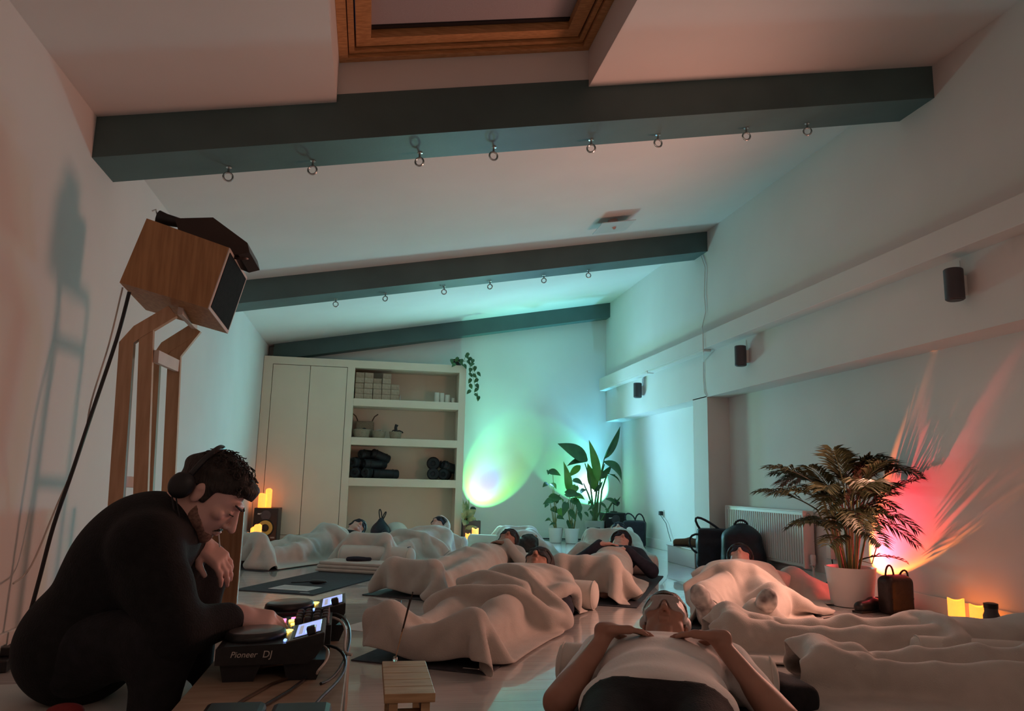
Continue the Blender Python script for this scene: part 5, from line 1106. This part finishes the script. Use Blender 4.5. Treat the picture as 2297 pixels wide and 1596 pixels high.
for i in range(4):
    for j in range(4): MB().lathe([(.011, 0), (.010, .022), (.007, .024)], 12).build('knob', DARKM, t, True).matrix_local = TR(.105+i*.026, .035+j*.05, .080+(.105+i*.026)*.09) @ RY(-sl)
for i, (x, y, m) in enumerate(((.055, .15, REDL), (.085, .16, REDL), (.055, .12, REDL), (.08, .12, YEL), (.09, .06, YEL))): MB().box(-.008, -.007, 0, .008, .007, .005, bev=.001).build('pad_light', m, t).matrix_local = TR(x, y, .081+x*.09) @ RY(-sl)
for y in (.05, .11, .17): MB().box(.01, y, .080, .045, y+.012, .092, bev=.002).build('fader', DARKM, t)
# leads at the back of the decks
def lead(nm, lb, pts, r, m): return tag(MB().tube(pts, r, 7).build(nm, m, None, True), lb, 'cable')
lead('audio_lead', 'black lead looping from the far player over the table edge', bez(J(738, 1378, 2.6), J(800, 1370, 2.6), J(790, 1450, 2.4), J(785, 1460, 2.3), J(760, 1530, 2.2), (TX1-.06, 2.1, TZ+.004), n=16), .004, BLACK)
lead('audio_lead', 'pale lead curving behind the mixer', bez(J(735, 1385, 2.55), J(800, 1390, 2.5), J(770, 1440, 2.4), J(760, 1470, 2.3), (XA0+.34, 2.3, TZ+.03), n=14), .004, WIREW)
lead('audio_lead', 'dark lead from the near player dropping across the table', bez(J(722, 1450, 2.3), J(800, 1440, 2.25), J(790, 1540, 2.2), J(735, 1530, 2.0), (TX1-.07, 1.85, TZ+.004), n=14), .004, BLACK)
lead('usb_lead', 'thin pale leads hanging at the corner of the near player', bez(J(722, 1448, 2.2), J(752, 1460, 2.15), J(735, 1490, 2.1), J(712, 1500, 2.05), J(711, 1512, 2.08), n=12), .003, WIREW)
lead('power_lead', 'brown lead lying diagonally on the plywood table top', [at(655, 1520, Z=TZ+.004), at(610, 1535, Z=TZ+.004), at(575, 1555, Z=TZ+.004), at(545, 1572, Z=TZ+.004), at(520, 1590, Z=TZ+.004)], .004, mat('brown lead', (.06, .035, .02), .5))
lead('power_lead', 'second dark lead running to the front of the table top', [at(690, 1520, Z=TZ+.004), at(650, 1550, Z=TZ+.004), at(600, 1580, Z=TZ+.004), at(560, 1600, Z=TZ+.004)], .004, BLACK)
for i, (px, m) in enumerate(((748, STEEL), (745, DARKM), (742, STEEL))): pass
for k, (px, lb) in enumerate(((520, 'black power brick at the front of the table, left one'), (672, 'black power brick at the front of the table, right one'))):
    q = at(px, 1640, Z=TZ+.0); t = thing('power_brick', lb, 'power supply', (q[0], q[1]+.0, TZ)); MB().box(-.062, -.05, 0, .062, .05, .045, bev=.012).build('brick_body', BLACK, t); MB().tube([(0, .05, .02), (.01, .08, .015), (.02, .11, .006)], .004, 6).build('lead_end', BLACK, t)
# ================================================================== SPEAKER ON A WOODEN STAND
SYN, SYF = 3.72, 4.05
t = thing('speaker_stand', 'tall wooden stand with bent twin legs beside the left wall', 'speaker stand', (0, 0, 0))
def flat_bar(pts, w_, y0, y1, m, nm):
    """board cut as a bent strip: centre line points (x,z), width w_, from y0 to y1"""
    P = [Vector((a, b)) for a, b in pts]; Lf, Rt = [], []
    for i, p in enumerate(P):
        d = (P[min(i+1, len(P)-1)]-P[max(i-1, 0)]).normalized(); nn = Vector((-d.y, d.x))
        if 0 < i < len(P)-1:
            d1 = (P[i]-P[i-1]).normalized(); nn = nn/max(.5, nn.dot(Vector((-d1.y, d1.x))))
        Lf.append(p+nn*w_/2); Rt.append(p-nn*w_/2)
    n = len(P); V = [(q.x, y, q.y) for y in (y0, y1) for q in Lf+Rt]; F = []
    for i in range(n-1):
        F += [(i, i+1, n+i+1, n+i), (2*n+i, 3*n+i, 3*n+i+1, 2*n+i+1), (i, 2*n+i, 2*n+i+1, i+1), (n+i, n+i+1, 3*n+i+1, 3*n+i)]
    F += [(0, n, 3*n, 2*n), (n-1, 3*n-1, 4*n-1, 2*n-1)]
    return MB().poly(V, F).build(nm, m, t)
def xz(px, py, Y): q = at(px, py, Y=Y); return (q[0], q[2])
th = .035
for Y, L in ((SYN, [[(254, 1240), (286, 770), (312, 745), (388, 700)], [(312, 1240), (330, 740), (388, 700)]]), (SYF, [[(322, 1240), (345, 820), (374, 780), (440, 738)], [(372, 1240), (392, 800), (440, 738)]])):
    for li, pts in enumerate(L):
        P = [xz(a, b, Y) for a, b in pts]; b0, b1 = P[0], P[1]; k = (b0[1]-.02)/(b1[1]-b0[1]); P[0] = (b0[0]-(b1[0]-b0[0])*k, .02)
        flat_bar(P, .062-.002*li, Y-th/2+.003*li, Y+th/2-.003*li, PLY, 'leg')
def cross(pa, pb, w_, nm='cross_bar'):
    a, b = Vector(at(*pa, Y=SYN)), Vector(at(*pb, Y=SYF)); d = b-a; M = d.to_track_quat('Y', 'Z').to_matrix().to_4x4(); M.translation = a
    return MB().box(-.014, 0, -w_/2, .014, d.length, w_/2, bev=.002).build(nm, TRIMW if nm == 'cross_bar' else PLY, t) if 0 else _cb(a, d, w_, nm)
def _cb(a, d, w_, nm):
    M = d.to_track_quat('Y', 'Z').to_matrix().to_4x4(); M.translation = a
    mb = MB(); mb.box(-.012, 0, -w_/2, .012, d.length, w_/2, bev=.002, M=M); return mb.build(nm, mat('pale wood edge', (.66, .60, .55), .6) if 'pale wood edge' not in MATS else MATS['pale wood edge'], t)
cross((350, 800), (398, 822), .06); cross((405, 690), (438, 725), .07); cross((268, 1080), (330, 1085), .05)
for pa in ((286, 1178),):
    x0_, x1_ = xz(218, 1200, 4.0)[0], at(524, 1300, Y=4.0)[0]
    MB().box(max(x0_, XL+.03), SYF+.10, 0, x1_, SYF+.14, xz(300, 1136, 4.17)[1], bev=.003).build('plinth_board', mat('dark oak board', (.30, .16, .08), .5, col2=(.22, .11, .05), scale=4, stretch=(14, 14, 1)), t)
# speaker box, tilted, with a horn on its back
sp = thing('speaker_box', 'tilted oak speaker box with a black front on the wooden stand', 'speaker', (0, 0, 0))
def box8(P, m, nm, par): return MB().poly(P, [(0, 1, 2, 3), (7, 6, 5, 4), (0, 4, 5, 1), (1, 5, 6, 2), (2, 6, 7, 3), (3, 7, 4, 0)]).build(nm, m, par)
Yn = SYN-.10
A_, B_2, C_, D_ = [Vector(at(px, py, Y=Yn)) for px, py in ((329, 490), (514, 556), (466, 692), (268, 634))]
front = Vector(at(552, 620, Y=Yn+.33))-B_2
dep = Vector((.055, .33, -.10))
dep = Vector((at(553, 622, Y=Yn+.30)-np.array(B_2)).tolist())
N = [A_, B_2, C_, D_]; Fp = [v+dep for v in N]
box8(N+Fp, OAK, 'cabinet', sp)
# black open front on the right-hand end, with a pale edge
e1, e2 = (C_-B_2), dep; out = (B_2-A_).normalized()
def quad_slab(o0, u, v, off, th_, m, nm): a = [o0, o0+u, o0+u+v, o0+v]; return box8([p+out*off for p in a]+[p+out*(off+th_) for p in a], m, nm, sp)
quad_slab(B_2, e1, e2, 0, .004, MATS['pale wood edge'], 'front_edge')
quad_slab(B_2+e1*.05+e2*.05, e1*.90, e2*.90, .004, .003, KNIT, 'front_grille')
cc = B_2+e1*.55+e2*.5+out*.008; R3 = out.to_track_quat('Z', 'Y').to_matrix()

hn_ = thing('horn_lens', 'dark bent horn flare lying on top of the oak speaker', 'horn', (0, 0, 0))
Bq = mat('dark brown bakelite', (.035, .018, .012), .35, var=.15)
top = [Vector(at(px, py, Y=Yn+.05)) for px, py in ((392, 490), (478, 488), (555, 545), (560, 566), (535, 572), (400, 518))]
dd = Vector((.03, .15, -.045)); n = len(top)
MB().poly([tuple(p) for p in top]+[tuple(p+dd) for p in top], [tuple(range(n)), tuple(range(2*n-1, n-1, -1))]+[(i, n+i, n+(i+1) % n, (i+1) % n) for i in range(n)]).build('flare', Bq, hn_)
a = Vector(at(392, 500, Y=Yn+.10)); b = Vector(at(355, 488, Y=Yn+.10)); MB().tube([b, b.lerp(a, .45), a+Vector((.03, 0, 0))], [.035, .030, .022], 14).build('driver', BLACK, hn_, True)
MB().tube([b+Vector((-.005, 0, .01)), b+Vector((-.012, -.01, .035)), b+Vector((-.03, 0, .03))], .004, 6).build('terminal', STEEL, hn_, True)
a = Vector(at(540, 578, Y=Yn+.12)); MB().lathe([(.05, 0), (.05, .012), (.03, .016)], 18, a, RX(.5).to_3x3()).build('end_disc', Bq, hn_, True)
# cables down from the speaker
P = [at(x, y, Y=yy) for x, y, yy in ((290, 655, Yn+.05), (262, 760, 3.7), (205, 930, 3.62), (165, 1050, 3.6), (120, 1180, 3.58), (88, 1300, 3.57), (60, 1400, 3.56), (38, 1450, 3.55), (12, 1490, 3.52))]
def smooth(P, n=5):
    out = []
    for i in range(len(P)-1):
        p0, p1, p2, p3 = (Vector(P[max(0, i-1)]), Vector(P[i]), Vector(P[i+1]), Vector(P[min(len(P)-1, i+2)]))
        for j in range(n):
            s = j/n; out.append(.5*((2*p1)+(-p0+p2)*s+(2*p0-5*p1+4*p2-p3)*s*s+(-p0+3*p1-3*p2+p3)*s**3))
    return out+[Vector(P[-1])]
lead('speaker_cable', 'thick black cable hanging from the oak speaker to the floor', smooth(P), .0085, BLACK)
P = [at(x, y, Y=yy) for x, y, yy in ((275, 645, Yn+.07), (245, 770, 3.75), (205, 900, 3.72), (190, 980, 3.70), (160, 1060, 3.68), (125, 1140, 3.66), (70, 1270, 3.60), (30, 1310, 3.45))]
lead('signal_cable', 'thin grey cable beside the thick black one', smooth(P), .004, WIREW)
t = thing('power_strip', 'dark power strip with plugs on the floor by the left wall', 'power strip', (XL+.06, 3.50, .0), .1)
MB().box(-.03, -.15, 0, .03, .15, .045, bev=.006).build('strip_body', BLACK, t); MB().box(-.02, -.08, .045, .02, -.03, .08, bev=.005).build('plug', BLACK, t); MB().box(-.02, .0, .045, .02, .05, .075, bev=.005).build('plug', DARKM, t)
MB().tube([(.03, -.1, .03), (.09, -.14, .01), (.13, -.1, .008), (.17, -.2, .008)], .005, 6).build('mains_lead', BLACK, t, True)
# ================================================================== WOODEN STOOL WITH INCENSE
z = .24
c = [at(px, py, Z=z) for px, py in ((858, 1484), (958, 1483), (973, 1556), (862, 1562))]
t = thing('wooden_stool', 'small slatted pine stool holding two incense sticks', 'stool', (0, 0, 0))
y0_, y1_ = c[2][1], c[0][1]; xa, xb = (c[0][0]+c[3][0])/2, (c[1][0]+c[2][0])/2
ns = 5
for i in range(ns):
    ya = y0_+(y1_-y0_)*i/ns; MB().box(xa, ya+.0012, z-.022, xb, y0_+(y1_-y0_)*(i+1)/ns-.0012, z, bev=.0015).build('slat', SLATW, t)
for xx in (xa+.012, xb-.034): 
    for yy in (y0_+.02, y1_-.045): MB().box(xx, yy, 0, xx+.022, yy+.025, z-.03).build('leg', SLATW, t)
    MB().box(xx, y0_+.01, z-.05, xx+.022, y1_-.01, z-.022).build('rail', SLATW, t)
MB().box(xa+.03, y0_+.03, z-.075, xb-.03, y0_+.06, z-.05).build('stretcher', SLATW, t)
q = at(886, 1482, Z=z); hx, hy_ = q[0], q[1]-.015
t = thing('incense_holder', 'tiny glass incense holder at the far end of the stool', 'incense holder', (hx, hy_, z)); MB().lathe([(.006, 0), (.008, .002), (.006, .012), (.004, .014)], 14).build('glass_foot', GLASS, t, True)
for px, py, lb in ((919, 1347, 'shorter incense stick with a dark burnt tip'), (926, 1330, 'taller thin incense stick')):
    e = at(px, py, Y=hy_+.01); s0 = Vector((hx, hy_, z+.008)); tg = Vector(e)
    t = thing('incense_stick', lb, 'incense', tuple(s0)); MB().tube([(0, 0, 0), tuple((tg-s0)*.45)], .0011, 5).build('bamboo_core', SLATW, t); MB().tube([tuple((tg-s0)*.45), tuple(tg-s0)], .0018, 6).build('paste', mat('incense paste', (.06, .045, .04), .9) if 'incense paste' not in MATS else MATS['incense paste'], t); MB().ball(tuple(tg-s0), .0026).build('tip', BLACK, t)
q = at(884, 1400, Z=0); t = thing('water_glass', 'clear drinking glass standing beyond the covered feet', 'glass', (q[0], q[1], 0)); MB().lathe([(.026, 0), (.030, .004), (.036, .125), (.033, .125), (.028, .012), (.001, .010)], 24).build('tumbler', GLASS, t, True)
# ================================================================== LOOSE THINGS ON THE FLOOR
# empty place: mat, bolster, folded blanket, mask, papers
m1 = at(612, 1331, Z=0)
yoga_mat((m1[0], m1[1]), (.42, .905), 'empty charcoal mat with papers on it', L=1.75, W=.60, y0=0)
bolster((.10, 7.02), (.42, .905), 'cream bolster with a black tab at the end of the empty mat', L=.66, r=.105, handle=True)
q = at(808, 1284, Z=0)
t = thing('folded_blanket', 'folded cream blanket in front of the bolster on the empty mat', 'blanket', (-.07, 6.66, .006), heading(.42, .905))
for i, (w_, l_, hh) in enumerate(((.30, .155, .026), (.295, .15, .026), (.285, .145, .026))):
    soft('fold_layer', [rbx((.0+i*.004, i*.004, .014+i*.027), (w_, l_, hh*.56), .012)], .009, CREAM, t, noise=(.004, 16, i))
tag(soft('rolled_mask', [cap((-.09, 0, .012), (.09, .01, .012), .018, .016), ell((-.02, 0, .016), (.06, .028, .014))], .006, NAVY, None, k=.02, loc=(-.05, 6.66, .092)), 'navy eye mask lying on the folded blanket', 'eye mask')
def sheet(px, py, w_, l_, rz, lb, z=.0065, m=PAPER, nm='paper_sheet', lines=0):
    q = at(px, py, Z=z); t = thing(nm, lb, 'paper', (q[0], q[1], z), rz); MB().box(-w_/2, -l_/2, 0, w_/2, l_/2, .0016).build('sheet', m, t)
    for i in range(lines):
        a = l_/2-.03-i*.03; MB().box(-w_/2+.02, a-.008, .0016, w_/2-.02-(.06 if i % 3 == 2 else 0), a, .0019).build('print_line', mat('grey print', (.42, .42, .42), .9) if 'grey print' not in MATS else MATS['grey print'], t)
    return t
sheet(663, 1320, .30, .21, -.45, 'printed paper sheet lying on the empty mat', lines=5)
q = at(705, 1308, Z=.012); t = thing('strap_mask', 'black eye mask with a strap lying on the printed paper', 'eye mask', (q[0], q[1], .009), -.2)
soft('mask_pad', [ell((.04, 0, .012), (.055, .035, .012)), ell((.0, -.01, .012), (.04, .025, .01))], .005, BLACK, t); MB().tube([(-.03, 0, .01), (-.10, -.02, .006), (-.16, -.03, .004)], .004, 6).build('strap', BLACK, t, True)
sheet(905, 1296, .30, .21, -.5, 'white paper under the black mask beside the middle-row feet', .001)
q = at(950, 1290, Z=0.01); tag(soft('crumpled_mask', [ell((-.04, 0, .012), (.05, .03, .013)), ell((.04, .01, .012), (.05, .028, .012)), cap((.08, 0, .008), (.12, .02, .006), .006)], .006, BLACK, None, k=.02, loc=(q[0], q[1], .003)), 'black eye mask on the paper beside the middle-row feet', 'eye mask')
sheet(838, 1410, .30, .21, -.6, 'white paper half under the covered feet', .001)
sheet(965, 1258, .25, .18, -.5, 'white paper by the wrapped sleeper', .001)
sheet(1590, 1410, .2, .14, .3, 'small pale paper behind the person in white', .001) if 0 else None
def phone(px, py, rz, lb):
    q = at(px, py, Z=0); t = thing('phone', lb, 'phone', (q[0], q[1], .0), rz); MB().box(-.036, -.075, 0, .036, .075, .008, bev=.003).build('phone_body', BLACK, t); MB().box(-.033, -.071, .008, .033, .071, .0086).build('glass_face', DECK, t)
phone(985, 1256, -1.1, 'dark phone on the floor beside the wrapped sleeper'); phone(1815, 1381, .9, 'dark phone on the floor by the palm pot')
q = at(1862, 1388, Z=0); t = thing('pen', 'dark pen lying on the floor by the palm pot', 'pen', (q[0], q[1], .004), .5); MB().tube([(-.07, 0, 0), (.055, 0, 0)], .0045, 8).build('barrel', BLACK, t); MB().tube([(.055, 0, 0), (.07, 0, 0)], [.004, .001], 8).build('nib', STEEL, t)
q = at(1752, 1332, Z=0); sheet(1748, 1362, .16, .05, .3, 'small flat card on the floor lit red', .001)
# crumpled blanket beside the palm pot
rs = np.random.RandomState(4)
c = at(1815, 1345, Z=0)
pr = [ell((-.07, .02, .05), (.10, .10, .11)), ell((.06, .03, .04), (.09, .09, .08)), ell((.01, -.05, .05), (.09, .07, .07)), ell((-.06, .06, .12), (.08, .07, .06))]
fld = Field(pr, .02, lo=np.array((-.6, -.6, -.02)), hi=np.array((.6, .6, .5))).add(pr, .04, .12)
b = drape('crumpled_blanket', CREAM, grid(-.20, .18, -.18, .20, .3, .018), fld, seed=9, slack=1.75, jitter=.10, steps=90, mu=.35, tent=2.5); b.location = (c[0]-.02, c[1]+.06, 0); b.rotation_euler = (0, 0, -.4); tag(b, 'crumpled cream blanket lit red beside the palm pot', 'blanket')
# dark jacket tucked beside the man in white
c = at(1765, 1560, Z=.03); tag(soft('folded_jacket', [rbx((0, 0, .045), (.075, .14, .05), .04), ell((-.02, .07, .05), (.06, .08, .05))], .012, TROU, None, k=.04, noise=(.012, 22, 3), loc=(c[0]-.015, c[1]-.01, 0)), 'folded black jacket at the elbow of the person in white', 'jacket')
tag(MB().box(-.16, -.012, 0, .16, .012, .012, bev=.003).build('black_case', BLACK, None, False, (2.88, 9.75, 0)), 'flat dark strip on the floor before the grey pot', 'case') if 0 else None
q = at(1335, 1215, Y=9.85); t = thing('black_box', 'small black box leaning on the large grey pot', 'box', (q[0], 9.92, 0), .1); MB().box(-.075, -.05, 0, .075, .05, .21, bev=.006).build('box_body', BLACK, t); MB().box(-.07, -.053, .15, .07, -.05, .154).build('lid_seam', DARKM, t)
